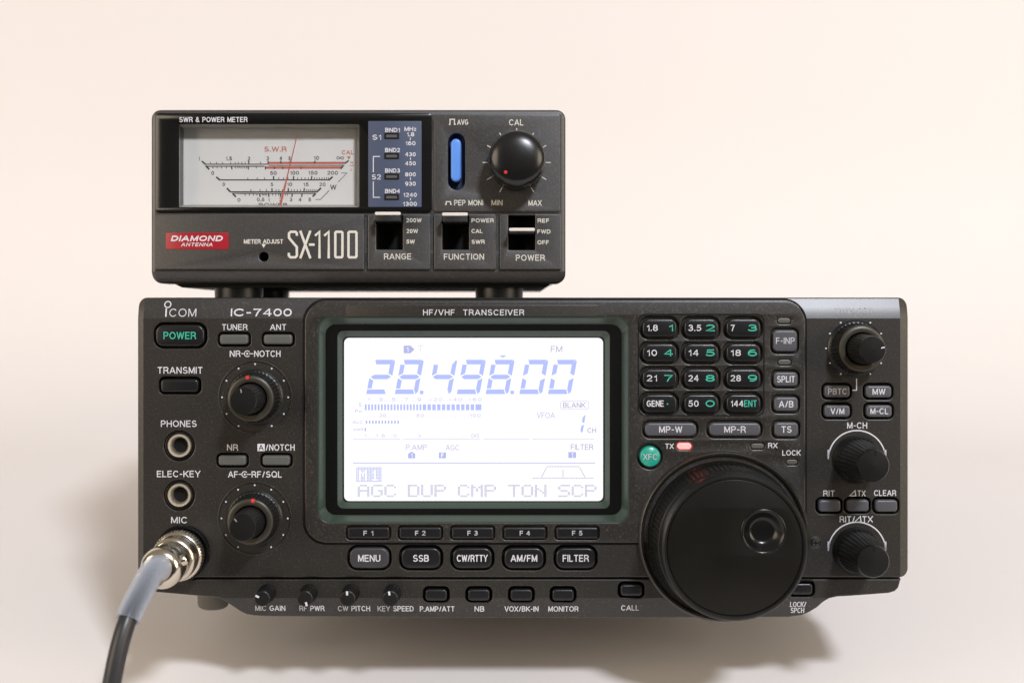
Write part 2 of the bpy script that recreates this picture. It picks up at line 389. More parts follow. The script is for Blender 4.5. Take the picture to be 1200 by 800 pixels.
# ------------------------------------------------------------------ backdrop: one seamless sheet of paper
g = G()
prof = [(-0.26, -0.012), (-0.25, -0.004), (-0.23, 0.0), (-0.1, 0.0), (0.2, 0.0), (0.36, 0.0)]
rad = 0.22
for i in range(1, 17):
    a = pi / 2 * i / 16; prof.append((0.36 + rad * sin(a), rad * (1 - cos(a))))
prof += [(0.58, 0.7), (0.58, 1.3)]
NX = 24
for y, z in prof:
    for i in range(NX + 1):
        x = -2.2 + 4.4 * i / NX
        g.v.append((x * 1000, z * 1000, -y * 1000))
for r in range(len(prof) - 1):
    for i in range(NX):
        a = r * (NX + 1) + i; g.f.append((a, a + 1, a + NX + 2, a + NX + 1)); g.m.append(0)
g.map(lambda u, v, w: (u, v + (0.0 if w > -340 else 0), w + (3.0 * sin(u * .009 + v * .006) * sin(v * .011 + 1.0) if v > 60 else 0)))
bd = build('backdrop', g, 'paper'); bd['kind'] = 'structure'

# =================================================================== TRANSCEIVER
VB = -112.0
radio = thing('transceiver', 'wide black radio transceiver with glowing white display, keypad and big tuning knob', 'radio', 0, VB, 0)
def rp_(name, g, mats, u=0, v=0, w=0, ang=35): return build(name, g, mats, radio, (u, v - VB, w), ang)
def rput(name, g, mats, px, py, w=0, ang=35):
    u, v = UV(px, py, w); return rp_(name, g, mats, u, v, w, ang)
def caption(s, px, py, wpx, hpx=7.2, w=0.0, ink='ink', bold=0.014, space=1.0):
    return rput('caption', text(s, wpx * K, hpx * K, bold, space), ink, px, py, w + 0.09)

WF = 1.5          # front of the raised centre fascia
# ---- button layout: (text, x, y, width, height, corner, material, ink)
panel_btn = [
 ('POWER', 211.5, 393, 57, 25, 9, 'key', 'inkteal', 38, 8.5),
 ('', 211, 451.5, 44, 15, 4, 'key', None, 0, 0),
 ('', 274.5, 397.5, 33, 11.5, 3, 'greygreen', None, 0, 0), ('', 326, 397.5, 33, 11.5, 3, 'greygreen', None, 0, 0),
 ('', 272.5, 539, 32, 11.5, 3, 'greygreen', None, 0, 0), ('', 324, 539, 32, 11.5, 3, 'greygreen', None, 0, 0),
 ('PBTC', 980.5, 458.3, 30, 14, 4, 'grey', 'inkgrey', 22, 7), ('MW', 1029, 458.5, 30, 14, 4, 'grey', 'ink', 15, 7),
 ('V/M', 980.5, 481.3, 30, 14, 4, 'grey', 'ink', 16, 7), ('M-CL', 1029.5, 481.3, 30, 14, 4, 'grey', 'ink', 21, 7),
 ('', 971.5, 592, 26, 14, 4, 'grey', None, 0, 0), ('', 1004.6, 591.7, 26, 14, 4, 'grey', None, 0, 0), ('', 1038, 592, 26, 14, 4, 'grey', None, 0, 0),
 ('MENU', 433, 653, 46, 24, 9, 'greydark', 'ink', 26, 8), ('SSB', 493.5, 653, 46, 24, 9, 'key', 'ink', 18.5, 8),
 ('CW/RTTY', 553.5, 653, 46, 24, 9, 'key', 'ink', 36, 8), ('AM/FM', 614, 653, 46, 24, 9, 'key', 'ink', 31, 8), ('FILTER', 674.5, 653, 46, 24, 9, 'key', 'ink', 30.5, 8),
]
fascia_btn = [
 ('F 1', 432.5, 623, 49, 13.5, 2.5, 'key', 'inkgrey', 11.5, 5.5), ('F 2', 493, 623, 49, 13.5, 2.5, 'key', 'inkgrey', 12, 5.5), ('F 3', 554, 623, 49, 13.5, 2.5, 'key', 'inkgrey', 12, 5.5),
 ('F 4', 615, 623, 49, 13.5, 2.5, 'key', 'inkgrey', 12, 5.5), ('F 5', 676, 623, 49, 13.5, 2.5, 'key', 'inkgrey', 12, 5.5),
 ('F-INP', 918.7, 399, 28, 25, 5, 'grey', 'inkgrey', 22, 7.5), ('SPLIT', 919.5, 443.7, 28, 16.5, 4.5, 'grey', 'ink', 21, 7.5),
 ('A/B', 919.7, 472.8, 28, 16.5, 4.5, 'grey', 'ink', 17, 7.5), ('TS', 920, 502.3, 28, 16.5, 4.5, 'grey', 'ink', 12, 7.5),
 ('MP-W', 785, 502.3, 60, 15.5, 6, 'grey', 'ink', 27, 7.5), ('MP-R', 860, 502.3, 60, 15.5, 6, 'grey', 'ink', 25, 7.5),
]
pad = [(('1.8', '1'), ('3.5', '2'), ('7', '3')), (('10', '4'), ('14', '5'), ('18', '6')), (('21', '7'), ('24', '8'), ('28', '9')), (('GENE', '.'), ('50', '0'), ('144', 'ENT'))]
padx = (772, 820.5, 869.7); pady = (384, 413, 442.5, 472)
leds = [(918, 375.5, 15, 6), (918.7, 424, 15, 6), (887, 522, 15, 6), (927.3, 540.5, 13, 5.5)]
ledtx = (801.4, 522, 16, 7)
low_btn = [(511, 697), (561, 697), (611, 697), (660, 697), (740, 691.5), (940, 690)]
GROW = 0.85

TOPF = ((373, 0.20), (366.5, 0.08), (360, 0.05))         # the panel rolls back in three facets towards its top
def topw(py): return -sum(max(0, a - py) * K * b for a, b in TOPF)
def tops(py): return sum(b for a, b in TOPF if py < a)
# ---- front panel, its top edge and ends folded back
holes = [prect(b[1], b[2], b[3], b[4], b[5], 0, grow=GROW) for b in panel_btn]
jacks = [(210, 522), (210, 580)]
holes += [circ(*UV(x, y), 18 * K) for x, y in jacks]
opening = rrect(*UV(374, 611), *UV(736, 372.6), 14 * K)
holes.append(rrect(*UV(374.5, 610.5), *UV(735.5, 373.2), 14 * K))
u0, v0 = UV(160.5, 348.5); u1, v1 = UV(1065.5, 676)
g = plate([rrect(u0, v1, u1, v0, 10 * K)] + holes, -3.2, 0.0, 0.45, 2)
for py_, sl_ in TOPF: g = fold(g, 0, 1, UV(0, py_)[1], sl_)
g = fold(g, 1, 0, UV(1055, 0)[0], 0.45); g = fold(g, -1, 0, -UV(168, 0)[0], 0.45)
rp_('front_panel', g, 'panel', ang=7)

# ---- cabinet and panel shell behind
g = plate([rrect(u0 + 0.6, v1 - 1.5, u1 - 0.6, v0 - 0.4, 3)], -36, -4.6, 0.6)
rp_('panel_shell', g, 'black')
g = bx(u0 + 5, u1 - 5, -98, 6.0, -315, -36.2)
rp_('cabinet', g, 'steel')
rp_('backing_plate', plate([rrect(u0 + 4, v1 + 2, u1 - 4, v0 - 9, 2), rrect(*UV(377, 608), *UV(733, 375), 10 * K)], -4.4, -3.3, 0.1, 0), 'hollow')

# ---- lower fascia
lo = [(166, 679), (1057, 678.5), (1054, 689), (1050, 693), (1043, 695.3), (1000, 698.5), (982, 699.5), (973, 701.5), (966, 706), (959, 713), (950, 719), (942, 722.6), (926, 725), (700, 726), (500, 725.5), (310, 724), (297, 723.2), (287, 721.5), (280, 718), (268, 709), (260, 703), (256, 701), (250, 700), (240, 699.3), (180, 694), (170, 690), (167, 685)]
lo = [UV(*p) for p in lo]
holes = [prect(x, y, 26, 14, 4, 0, grow=0.8) for x, y in low_btn]
g = plate([lo] + holes, -6.0, -1.2, 0.5, 2)
g = fold(g, 0, -1, -UV(0, 701)[1], 0.28)
rp_('lower_fascia', g, 'panel', ang=14)
rp_('fascia_backing', plate([[UV(*p) for p in ((180, 672), (1040, 672), (1030, 690), (960, 695), (930, 716), (300, 714), (260, 694), (190, 688))]], -7.2, -6.2, 0.2), 'hollow')
def loww(py): return -1.2 - max(0, py - 701) * K * 0.28
rp_('panel_shell', plate([[UV(*p) for p in ((182, 672), (1040, 672), (1035, 690), (962, 699), (930, 720), (300, 719), (262, 699), (190, 690))]], -34, -7.4, 0.5), 'black')

# ---- raised centre fascia with the display opening
fo = rrect(*UV(357.5, 635), *UV(943, 352.5), 26 * K, 10)
holes = [opening]
holes += [prect(b[1], b[2], b[3], b[4], b[5], 0, grow=(0.45 if b[0].startswith('F ') else GROW)) for b in fascia_btn]
for r in range(4):
    for c in range(3): holes.append(prect(padx[c], pady[r], 40, 21, 8, 0, grow=0.9))
holes += [prect(x, y, w, h, 3, 0, grow=0.25) for x, y, w, h in leds + [ledtx]]
holes.append(circ(*UV(761, 534), 15 * K))
g = plate([fo] + holes, -1.0, WF, 0.55, 3)
# the front panel is solid under the fascia, so the wells are floored by it
rp_('centre_fascia', g, 'fascia')
# dark gap round the raised fascia
g = loft([(rrect(*UV(354.6, 638), *UV(945.6, 349.6), 28 * K, 10), 0.06), (rrect(*UV(357, 635.5), *UV(943.5, 352), 26 * K, 10), 0.08)])
rp_('fascia_gap', g, 'hollow')
g = plate([rrect(*UV(406, 371.2), *UV(700, 357.5), 0.3)], WF - 0.2, WF + 0.3, 0.12, 1)
rp_('name_strip', g, 'fascia')
g = plate([rrect(*UV(747, 487), *UV(895, 367.5), 9 * K), rrect(*UV(748.4, 485.6), *UV(893.6, 368.9), 8 * K)], WF - 0.1, WF + 0.14, 0.06, 1)
rp_('keypad_outline', g, 'hollow')

# ---- buttons
def button(name, b, w0, w1, parent_w):
    t, x, y, bw, bh, br, mt, ink, tw, th = b
    k = K
    ol = rrect(-bw * k / 2, -bh * k / 2, bw * k / 2, bh * k / 2, br * k)
    hgt = w1 - w0
    g = plate([ol], 0, hgt, min(0.75, bh * k * 0.22), 3)
    u, v = UV(x, y)
    o = build(name, g, mt, radio, (u, v - VB, w0), 40)
    if t:
        build('button_text', text(t, tw * k, th * k, 0.014), ink, o, (0, 0, hgt + 0.07))
    return o
for b in panel_btn: button('button', b, -3.2, 1.1, 0)
for b in fascia_btn: button('button', b, 0.2, WF + 0.9, WF)
for r in range(4):
    for c in range(3):
        a, d = pad[r][c]
        o = button('keypad_key', ('', padx[c], pady[r], 40, 21, 8, 'key', None, 0, 0), 0.2, WF + 1.5, WF)
        h = WF + 1.3 + 0.07; k = K
        wa = {'1.8': 13, '3.5': 15, '7': 5, '144': 15, 'GENE': 20}.get(a, 12)
        xa = -15.2 + wa / 2
        build('button_text', text(a, wa * k, 7.2 * k, 0.016), 'ink', o, (xa * k, 0, h))
        wt = {'1': 5.2, '.': 2.2, 'ENT': 15}.get(d, 10.5)
        gt = text(d, wt * k, 7.8 * k, 0.022 if d != 'ENT' else 0.012)
        build('button_digit', gt, 'inkteal', o, ((15.5 - wt / 2) * k if d != '.' else 9.5 * k, 2.6 * k if d == '.' else 0, h))
for x, y in low_btn:
    button('button', ('', x, y, 25.5, 13.5, 4, 'key', None, 0, 0), -6.2, -0.2, 0)
o = rput('transmit_exchange_button', lathe([(12 * K, 0), (12 * K, WF + 0.6), (11.6 * K, WF + 1.0), (10.4 * K, WF + 1.3), (0.01, WF + 1.45)], 40), 'teal', 761, 534, 0.1, 40)
build('button_text', text('XFC', 16.5 * K, 7 * K, 0.012), 'inkgrey', o, (0, 0, WF + 1.58))
for x, y, w, h in leds:
    rput('indicator_light', plate([rrect(-w * K / 2, -h * K / 2, w * K / 2, h * K / 2, 3 * K)], 0, 1.3, 0.25), 'led', x, y, 0.1)
x, y, w, h = ledtx
rput('indicator_light', plate([rrect(-w * K / 2, -h * K / 2, w * K / 2, h * K / 2, 3.4 * K)], 0, 1.8, 0.35), 'ledred', x, y, 0.1)['label'] = 'lit red transmit light'

# ---- captions on the panel
for c in [('TUNER', 275, 383.2, 30, 7), ('ANT', 326, 383.2, 19, 7), ('TRANSMIT', 211, 433.7, 53, 7.8), ('PHONES', 209.5, 496.2, 42, 7.6), ('ELEC-KEY', 209.3, 555, 51, 7.6), ('MIC', 210, 609, 19, 7.6),
          ('NR', 272.5, 524, 13, 7.4), ('M-CH', 1004.5, 498.3, 23.5, 7.2), ('RIT', 971.5, 577.7, 13.5, 6.8), ('TX', 1009.5, 577.7, 9.5, 6.8), ('CLEAR', 1037.2, 577.3, 26, 6.8)]:
    caption(*c)
caption('RIT/', 993, 608, 18, 7.2); caption('TX', 1016.5, 608, 12.5, 7.2)
def delta(px, py, s):
    g = stroke([(-s * .5, -s * .42), (s * .5, -s * .42), (s * .4, s * .45)], 1.3 * K, True)
    rput('caption', g, 'ink', px, py, 0.09)
delta(999.3, 577.7, 7 * K); delta(1005.3, 608, 7.5 * K)
caption('TX', 784.5, 522.5, 10, 6, WF); caption('RX', 905.6, 521.7, 11, 6, WF); caption('LOCK', 927.5, 530.3, 21.5, 6.2, WF)
caption('HF/VHF  TRANSCEIVER', 555, 366, 118, 6.8, WF + 0.32, 'ink', 0.006, 1.12)
# lower row
for s, x, y, w in [('MIC GAIN', 315.5, 713.6, 35.5), ('RF PWR', 364.5, 713.8, 29.5), ('CW PITCH', 414, 714, 38), ('KEY SPEED', 463, 714.2, 42.5), ('P.AMP/ATT', 512, 714.5, 41), ('NB', 561.7, 714.5, 11.5), ('VOX/BK-IN', 611.3, 714.5, 40), ('MONITOR', 660.5, 714.5, 35.5), ('CALL', 739, 713.2, 21), ('LOCK/', 936.5, 708.8, 19), ('SPCH', 936.2, 716.3, 16)]:
    big = 6.6
    u, v = UV(x, y)
    g = text(s, w * K, big * K, 0.016); wv = -0.28
    g.map(lambda a, b, c: (a, b, c - max(-20, -b) * 0.28 if False else c + b * 0.28))
    rp_('caption', g, 'ink', u, v, loww(y) + 0.1)
# NR (o) NOTCH style captions with the concentric-knob symbol
def dual_caption(a, b, px, py, wa, wb, gap):
    tot = wa + wb + gap; g = G()
    g.add(text(a, wa * K, 7.4 * K, 0.016), du=(-tot / 2 + wa / 2) * K)
    g.add(text(b, wb * K, 7.4 * K, 0.016), du=(tot / 2 - wb / 2) * K)
    cx = -tot / 2 + wa + gap / 2
    g.add(stroke(arc(cx * K, 0, 3.3 * K, 40, 320), 1.0 * K)); g.add(flat([circ(cx * K, 0, 1.2 * K, 12)]))
    g.add(stroke([((cx - gap / 2 + .8) * K, 0), ((cx - 3.9) * K, 0)], 1.0 * K)); g.add(stroke([((cx + 2.2) * K, 0), ((cx + gap / 2 - .8) * K, 0)], 1.0 * K))
    rput('caption', g, 'ink', px, py, 0.09)
dual_caption('NR', 'NOTCH', 299, 414.3, 12.5, 31, 16)
dual_caption('AF', 'RF/SQL', 298.8, 555.5, 11.5, 35.5, 16)
# [A]/NOTCH
g = plate([rrect(-4.3 * K, -4.3 * K, 4.3 * K, 4.3 * K, 0.2)], -0.05, 0.03, 0.01, 0)
o = rput('caption', g, 'ink', 306, 524, 0.09); build('inset_letter', text('A', 5.6 * K, 6.2 * K, 0.014), 'black', o, (0, 0, 0.06))
caption('/NOTCH', 328.3, 524, 34, 7.4)
# maker's mark and model on the folded top edge
def edge_mark(name, g, px, py, ink):
    u, v = UV(px, py); g.map(lambda a, b, c: (a, b, c + topw(py - b / K) + 0.12))
    return rp_(name, g, ink, u, v, 0)
g = G(); g.add(text('COM', 31.5 * K, 9.4 * K, 0.0), du=(214 - 210.5) * K, dv=-0.3 * K)
g.add(stroke([((194.3 - 210.5) * K, 4.6 * K), ((194.3 - 210.5) * K, -5 * K)], 1.7 * K)); g.add(stroke(circ((195.7 - 210.5) * K, 9.3 * K, 3.6 * K, 24), 1.25 * K, True))
edge_mark('maker_mark', g, 210.5, 366, 'ink')
edge_mark('model_mark', text('IC-7400', 71.5 * K, 9 * K, 0.026, 0.8), 306, 366, 'ink')
edge_mark('caption', text('TWIN PBT', 45 * K, 6.5 * K, 0.01), 1001, 364, 'faint')
# right-hand marks: hook under the twin knob, screw
rput('caption', stroke([(1.3 * K, 7 * K), (1.3 * K, -6.5 * K), (-3.5 * K, -6.5 * K)], 1.1 * K), 'ink', 1002.5, 450.5, 0.09)
o = rput('screw', lathe([(7.5 * K, 0), (7.5 * K, 0.25), (6.6 * K, 0.3), (6.2 * K, 0.15), (5.6 * K, 0.2), (4.6 * K, 0.9), (0.01, 1.15)], 32), 'screw', 955.3, 635.3, 0.02)
build('screw_slot', bx(-3.6 * K, 3.6 * K, -0.55 * K, 0.55 * K, 0.9, 1.2).add(bx(-0.55 * K, 0.55 * K, -3.6 * K, -0.56 * K, 0.9, 1.2)).add(bx(-0.55 * K, 0.55 * K, 0.56 * K, 3.6 * K, 0.9, 1.2)), 'hollow', o)

# ---- knobs
def dots(px, py, r, angs, size=1.05):
    g = G()
    for a in angs: g.add(flat([circ(r * K * cos(radians(a)), r * K * sin(radians(a)), size * K, 10)]))
    rput('dial_dots', g, 'ink', px, py, 0.1)
def dual_knob(px, py, dot_r, angs, red, pointer, rim=True):
    dots(px, py, dot_r, angs)
    if rim:
        rput('dial_rim', lathe([(43.6 * K, 0), (43.2 * K, 0.22), (42.6 * K, 0.28), (41.6 * K, 0.2), (41 * K, 0.02)], 72, close=False), 'panel', px, py, 0.01)
    b = rput('outer_knob', lathe([(33 * K, 0), (33 * K, 0.5), (31.2 * K, 0.9), (31 * K, 1.2), (30 * K, 1.4), (27.5 * K, 7.4), (27.3 * K, 8.2), (26 * K, 9.0), (21 * K, 9.3), (18.6 * K, 8.6), (18.4 * K, 6.0)], 160, (4, 5, 40, 0.28), close=True), 'knob', px, py, 0.05, 30)
    build('outer_knob_collar', lathe([(26.6 * K, 8.7), (26 * K, 9.15), (24.5 * K, 9.42), (21 * K, 9.45), (19.4 * K, 9.2), (18.8 * K, 8.4)], 72, close=False), 'knobring', b)
    c = build('inner_knob', lathe([(17.6 * K, 7.0), (17.4 * K, 10.5), (17.2 * K, 11), (15.7 * K, 22.2), (15.1 * K, 22.9), (14.2 * K, 23.3), (0.01, 23.5)], 120, (2, 3, 30, 0.22)), 'knob', b, ang=30)
    if red is not None:
        a = radians(red); d = Vector((cos(a), sin(a))); t = Vector((-d.y, d.x)) * 0.6
        g = G(); pr = [(27.0 * K, 8.6), (26.25 * K, 9.32), (24.5 * K, 9.60), (22.6 * K, 9.62)]
        for (ra, wa_), (rb, wb_) in zip(pr, pr[1:]):
            q = [d * ra + t, d * rb + t, d * rb - t, d * ra - t]
            g.face([(q[0].x, q[0].y, wa_), (q[1].x, q[1].y, wb_), (q[2].x, q[2].y, wb_), (q[3].x, q[3].y, wa_)])
        build('pointer_mark', g, 'redink', b)
    a = radians(pointer); d = Vector((cos(a), sin(a)))
    g = stroke([tuple(d * 9.5 * K), tuple(d * 13.6 * K)], 1.3 * K, w=23.52)
    return b, c, g
A9 = [-60, -30, 0, 30, 60, 90, 120, 150, 180, 210, 240]
b, c, g = dual_knob(299, 465.3, 38.8, A9, 98, 100); build('cap_pointer', g, 'inkdim', b)
b, c, g = dual_knob(298.4, 607, 38.8, A9, 82, 130); build('cap_pointer', g, 'inkdim', b)
b, c, g = dual_knob(1002.6, 408, 34.6, [-60, -30, 30, 60, 120, 150, 180, 210, 240], None, 12, False); build('cap_pointer', g, 'ink', b)

def single_knob(px, py, pt):
    g = G(); g.add(stroke(arc(0, 0, 33.6 * K, 0, 180, 48), 1.5 * K))
    for s in (-1, 1): g.face([(s * 34.4 * K, 0, 0), (s * 34.4 * K, 11 * K, 0), (s * 31.4 * K, 10.6 * K, 0), (s * 32.4 * K, 5 * K, 0), (s * 32.9 * K, 0, 0)][::s])
    rput('dial_arc', g.map(lambda u, v, w: (u, v, w)), 'ink', px, py, 0.09)
    b = rput('menu_knob', lathe([(28.5 * K, 0), (28.5 * K, 0.8), (27 * K, 1.6), (26.4 * K, 2.2), (24.5 * K, 3), (19.2 * K, 20), (18.6 * K, 21.4), (17.4 * K, 22.1), (0.01, 22.6)], 120, (4, 5, 30, 0.26)), 'knob', px, py, 0.05, 30)
    a = radians(pt); d = Vector((cos(a), sin(a)))
    build('cap_pointer', stroke([tuple(d * 11 * K), tuple(d * 17 * K)], 1.3 * K, w=22.35), 'hollow', b)
single_knob(1004.3, 537.8, 80); single_knob(1004.3, 645, 88)

# small trimmer knobs in the lower row
for px, ang in ((313, 155), (362, 285), (411, 95), (460, 100)):
    py = 694.5
    b = rput('trimmer_knob', lathe([(11.5 * K, -4), (11.2 * K, -0.4), (10 * K, 0), (9.8 * K, 0.4), (9.4 * K, 9.2), (8.8 * K, 9.8), (7.8 * K, 10), (0.01, 10.05)], 72, (3, 4, 18, 0.22)), 'knob', px, py, -1.0, 30)
    a = radians(ang); d = Vector((cos(a), sin(a)))
    build('pointer_mark', stroke([tuple(d * 4.0 * K), tuple(d * 8.6 * K)], 2.4 * K, w=10.12), 'ink', b)

# main tuning dial
dx, dy = 847, 627
rput('dial_housing', lathe([(100 * K, -6), (100 * K, WF + 0.4), (99 * K, WF + 1.3), (97 * K, WF + 1.7), (94.5 * K, WF + 1.3), (93.5 * K, WF + 0.2), (92.5 * K, WF), (86 * K, WF - 0.1)], 128, close=True), 'fascia', dx, dy, 0.0, 40)
b = rput('tuning_dial', lathe([(88.5 * K, 2.2), (88.8 * K, 3.0), (88 * K, 4.6), (86.8 * K, 5.2), (86.4 * K, 6), (84 * K, 20), (83.6 * K, 20.6), (82.2 * K, 21), (82.0 * K, 21.4), (82.6 * K, 22.0), (82.4 * K, 25.2), (81 * K, 26.4), (78.6 * K, 27.0), (76.4 * K, 26.9), (75.6 * K, 26.3), (75.2 * K, 25.6)], 360, (4, 5, 90, 0.32), close=False), 'knob', dx, dy, 0.0, 30)
dmu, dmv = UV(895.2, 623, 27); cu_, cv_ = UV(dx, dy); du_, dv_ = dmu - cu_, dmv - cv_
RD = 27 * (DIST - 27) / FPX
build('dial_face', plate([circ(0, 0, 75.4 * K, 120), circ(du_, dv_, RD * 0.97, 64)], 24.6, 26.4, 0.25, 2), 'knobface', b)
o = build('finger_dimple', lathe([(RD, 25.6), (RD, 26.4), (RD * 0.975, 26.7), (RD * 0.92, 26.75), (RD * 0.88, 26.55), (RD * 0.80, 25.9), (RD * 0.70, 25.0), (RD * 0.60, 24.25), (RD * 0.52, 23.85), (RD * 0.44, 23.7), (0.01, 23.6)], 64), 'satin', b, (du_, dv_, 0), 60)

# ---- jacks
for x, y in jacks:
    j = rput('jack', lathe([(18 * K, -2.5), (17.6 * K, -0.6), (16.6 * K, -0.2), (15 * K, -0.9), (14.2 * K, -1.4), (14.2 * K, -3)], 56, close=False), 'gloss', x, y, 0)
    build('jack_collar', lathe([(14.2 * K, -2.6), (14 * K, -0.4), (13.2 * K, 0.1), (11.2 * K, 0.1), (9.6 * K, -0.7), (9.2 * K, -2.0), (9.0 * K, -4.0)], 56, close=False), 'jackmetal', j)
    build('jack_bore', lathe([(9.3 * K, -1.6), (9.2 * K, -3.2), (0.01, -3.25)], 40), 'hollow', j)
# microphone socket ring on the panel
rput('microphone_socket', lathe([(32.5 * K, 0), (32.5 * K, 0.6), (31.5 * K, 1.0), (29 * K, 1.0), (28 * K, 0.4), (27 * K, 0.3)], 64), 'gloss', 214, 647, 0.02)

# ---- display
def ring(x0, y0, x1, y1, r, w): return (rrect(*UV(x0, y1, w), *UV(x1, y0, w), r * K), w)
DW = -4.2          # depth of the display
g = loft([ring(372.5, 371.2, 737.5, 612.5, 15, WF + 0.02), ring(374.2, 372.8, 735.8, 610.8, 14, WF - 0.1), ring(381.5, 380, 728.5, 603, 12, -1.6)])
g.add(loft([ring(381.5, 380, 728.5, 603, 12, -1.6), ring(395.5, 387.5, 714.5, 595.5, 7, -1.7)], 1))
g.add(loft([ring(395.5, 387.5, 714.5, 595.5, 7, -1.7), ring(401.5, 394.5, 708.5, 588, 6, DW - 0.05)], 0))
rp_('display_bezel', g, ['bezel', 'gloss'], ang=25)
sw, sh = (708 - 402) * K, (587.5 - 395) * K; scx, scy = 555, 491.25
KD = (DIST + 4.2) / FPX
scr = rput('display_screen', plate([rrect(-sw / 2, -sh / 2, sw / 2, sh / 2, 6 * K)], -0.15, 0, 0.02, 0), 'lcdbg', scx, scy, DW)
def Z(x, y): return ((360 + x / 2.857 - scx) * K, (scy - 340 - y / 2.857) * K)      # position on the screen
def sput(name, g, ink, x=None, y=None):
    u, v = Z(x, y) if x is not None else (0, 0)
    return build(name, g, ink, scr, (u, v, 0.05))
kz = K / 2.857
def stext(s, x, y, w, h, ink, bold=0.0, space=1.0): return sput('screen_text', text(s, w * kz, h * kz, bold + (0.016 if h < 15 else 0.007), space * 0.9), ink, x, y)
SEG = {'0': 'abcdef', '1': 'bc', '2': 'abged', '3': 'abgcd', '4': 'fgbc', '8': 'abcdefg', '9': 'abcdfg'}
def seven(ch, wd, ht, t, sl):
    g = G(); e = t * 0.10; hh = ht / 2
    def P(x, y): return (x + y * sl, y, 0)
    S_ = {'a': [(t * .55, ht), (wd - t * .35, ht), (wd - t * .9, ht - t), (t * .95, ht - t)],
          'd': [(0, 0), (wd - t * .7, 0), (wd - t * 1.15, t), (0, t)],
          'g': [(t * .25, hh), (t * .95, hh + t * .48), (wd - t * .95, hh + t * .48), (wd - t * .25, hh), (wd - t * .95, hh - t * .48), (t * .95, hh - t * .48)],
          'f': [(0, hh + t * .25), (0, ht - t * 1.0), (t * .95, ht - t * 1.1), (t * .95, hh + t * .75)],
          'e': [(0, t * 1.2), (0, hh - t * .25), (t * .95, hh - t * .75), (t * .95, t * 1.2)],
          'b': [(wd, hh + t * .25), (wd, ht - t * .35), (wd - t * .30, ht - t * .05), (wd - t * .95, ht - t * 1.05), (wd - t * .95, hh + t * .75)],
          'c': [(wd, t * .5), (wd, hh - t * .25), (wd - t * .95, hh - t * .75), (wd - t * .95, t * 1.0), (wd - t * .45, 0)]}
    for s in SEG[ch]:
        q = [P(*p) for p in S_[s]]
        a = sum(q[i][0] * q[(i + 1) % len(q)][1] - q[(i + 1) % len(q)][0] * q[i][1] for i in range(len(q)))
        g.face(q if a > 0 else q[::-1])
    return g
for ch, x in zip('2849800', (428.1, 461.9, 501.4, 535.2, 569.2, 609.1, 642.9)):
    o = build('frequency_digit', seven(ch, 26.8 * K, 40.5 * K, 5.5 * K, 0.19), 'lcdink', scr, ((x - scx) * K, (scy - 461.3) * K, 0.05))
for x in (493.6, 600.6):
    build('frequency_point', flat([rrect(-2.1 * K, -2.1 * K, 2.1 * K, 2.1 * K, 0.7 * K)]), 'lcdink', scr, ((x - scx) * K, (scy - 459.3) * K, 0.05))
sput('cursor_arrow', G().face([(-4.5 * K, 1.2 * K, 0), (0, -1.3 * K, 0), (4.5 * K, 1.2 * K, 0)]), 'lcdmid', 656, 220)
def icon(s, x, y, w=26, h=26, shape=None):
    pts = shape or [(-w / 2, -h / 2), (w / 2, -h / 2), (w / 2, h / 2), (-w / 2, h / 2)]
    o = sput('screen_icon', G().face([(a * kz, b * kz, 0) for a, b in pts]), 'lcdmid', x, y)
    return build('icon_letter', text(s, 7 * kz if s == '1' else 9 * kz, 15 * kz, 0.02), 'lcdbg', scr, (*Z(x, y), 0.09))
icon('1', 334, 196, shape=[(-13, -13), (10, -13), (24, 0), (10, 13), (-13, 13)])
icon('1', 348, 553, 24, 20, [(-12, -10), (12, -10), (12, 5), (0, 13), (-12, 5)]); icon('F', 452, 553, 24, 20); icon('1', 890, 552, 26, 20)
sput('screen_icon', stroke([(-9 * kz, 9 * kz), (9 * kz, 9 * kz), (9 * kz, 6 * kz)], 1.8 * kz).add(stroke([(0, 7 * kz), (0, -11 * kz)], 2 * kz)), 'lcdfaint', 377, 192)
stext('FM', 837, 195, 39, 21, 'lcdgrey')
for s, x, y, w, h in [('1....3....5....7....9', 290, 365, 182, 11), ('..+20...+40...+60', 490, 365, 190, 11), ('S', 174, 382, 9, 13), ('Po', 168, 404, 22, 11), ('ALC', 166, 441, 34, 10), ('SWR', 168, 466, 34, 9), ('. . . .20. . . . . .', 262, 419, 130, 11), ('50. . . . . . . . . . .100', 472, 419, 218, 11), ("1....1.5...2....", 255, 487, 135, 10), ("3. . . . . . . . . . . . . . . . .", 452, 487, 165, 10)]:
    stext(s, x, y, w, h, 'lcdfaint')
def infinity(cx, cy, rx, ry, n=40): return [(cx + rx * sin(2 * pi * i / n), cy + ry * sin(4 * pi * i / n)) for i in range(n)]
sput('screen_text', stroke(infinity(0, 0, 12 * kz, 6 * kz), 2 * kz, True), 'lcdfaint', 562, 487)
g = G()
x = 190
for i in range(18): g.add(bx((x) * kz, (x + 6.2) * kz, -10 * kz, 10 * kz, -0.02, 0)); x += 10.85
for i in range(11): g.add(bx((x) * kz, (x + 11.5) * kz, -10 * kz, 10 * kz, -0.02, 0)); x += 16.2
g.add(bx(x * kz, (x + 20) * kz, -10 * kz, 10 * kz, -0.02, 0))
g.map(lambda u, v, w: (u - 390 * kz, v, w)); sput('signal_bar', g, 'lcdink', 390, 391)
g = G()
for i in range(11): g.add(bx(i * 10.7 * kz, (i * 10.7 + 5) * kz, -5.5 * kz, 5.5 * kz, -0.02, 0))
sput('level_bar', g, 'lcdmid', 193, 441); sput('level_bar', bx(0, 5 * kz, -5.5 * kz, 5.5 * kz, -0.02, 0), 'lcdmid', 189, 466)
stext('VFOA', 801, 418, 61, 20, 'lcdfaint', 0.004); stext('CH', 956, 469, 30, 17, 'lcdgrey')
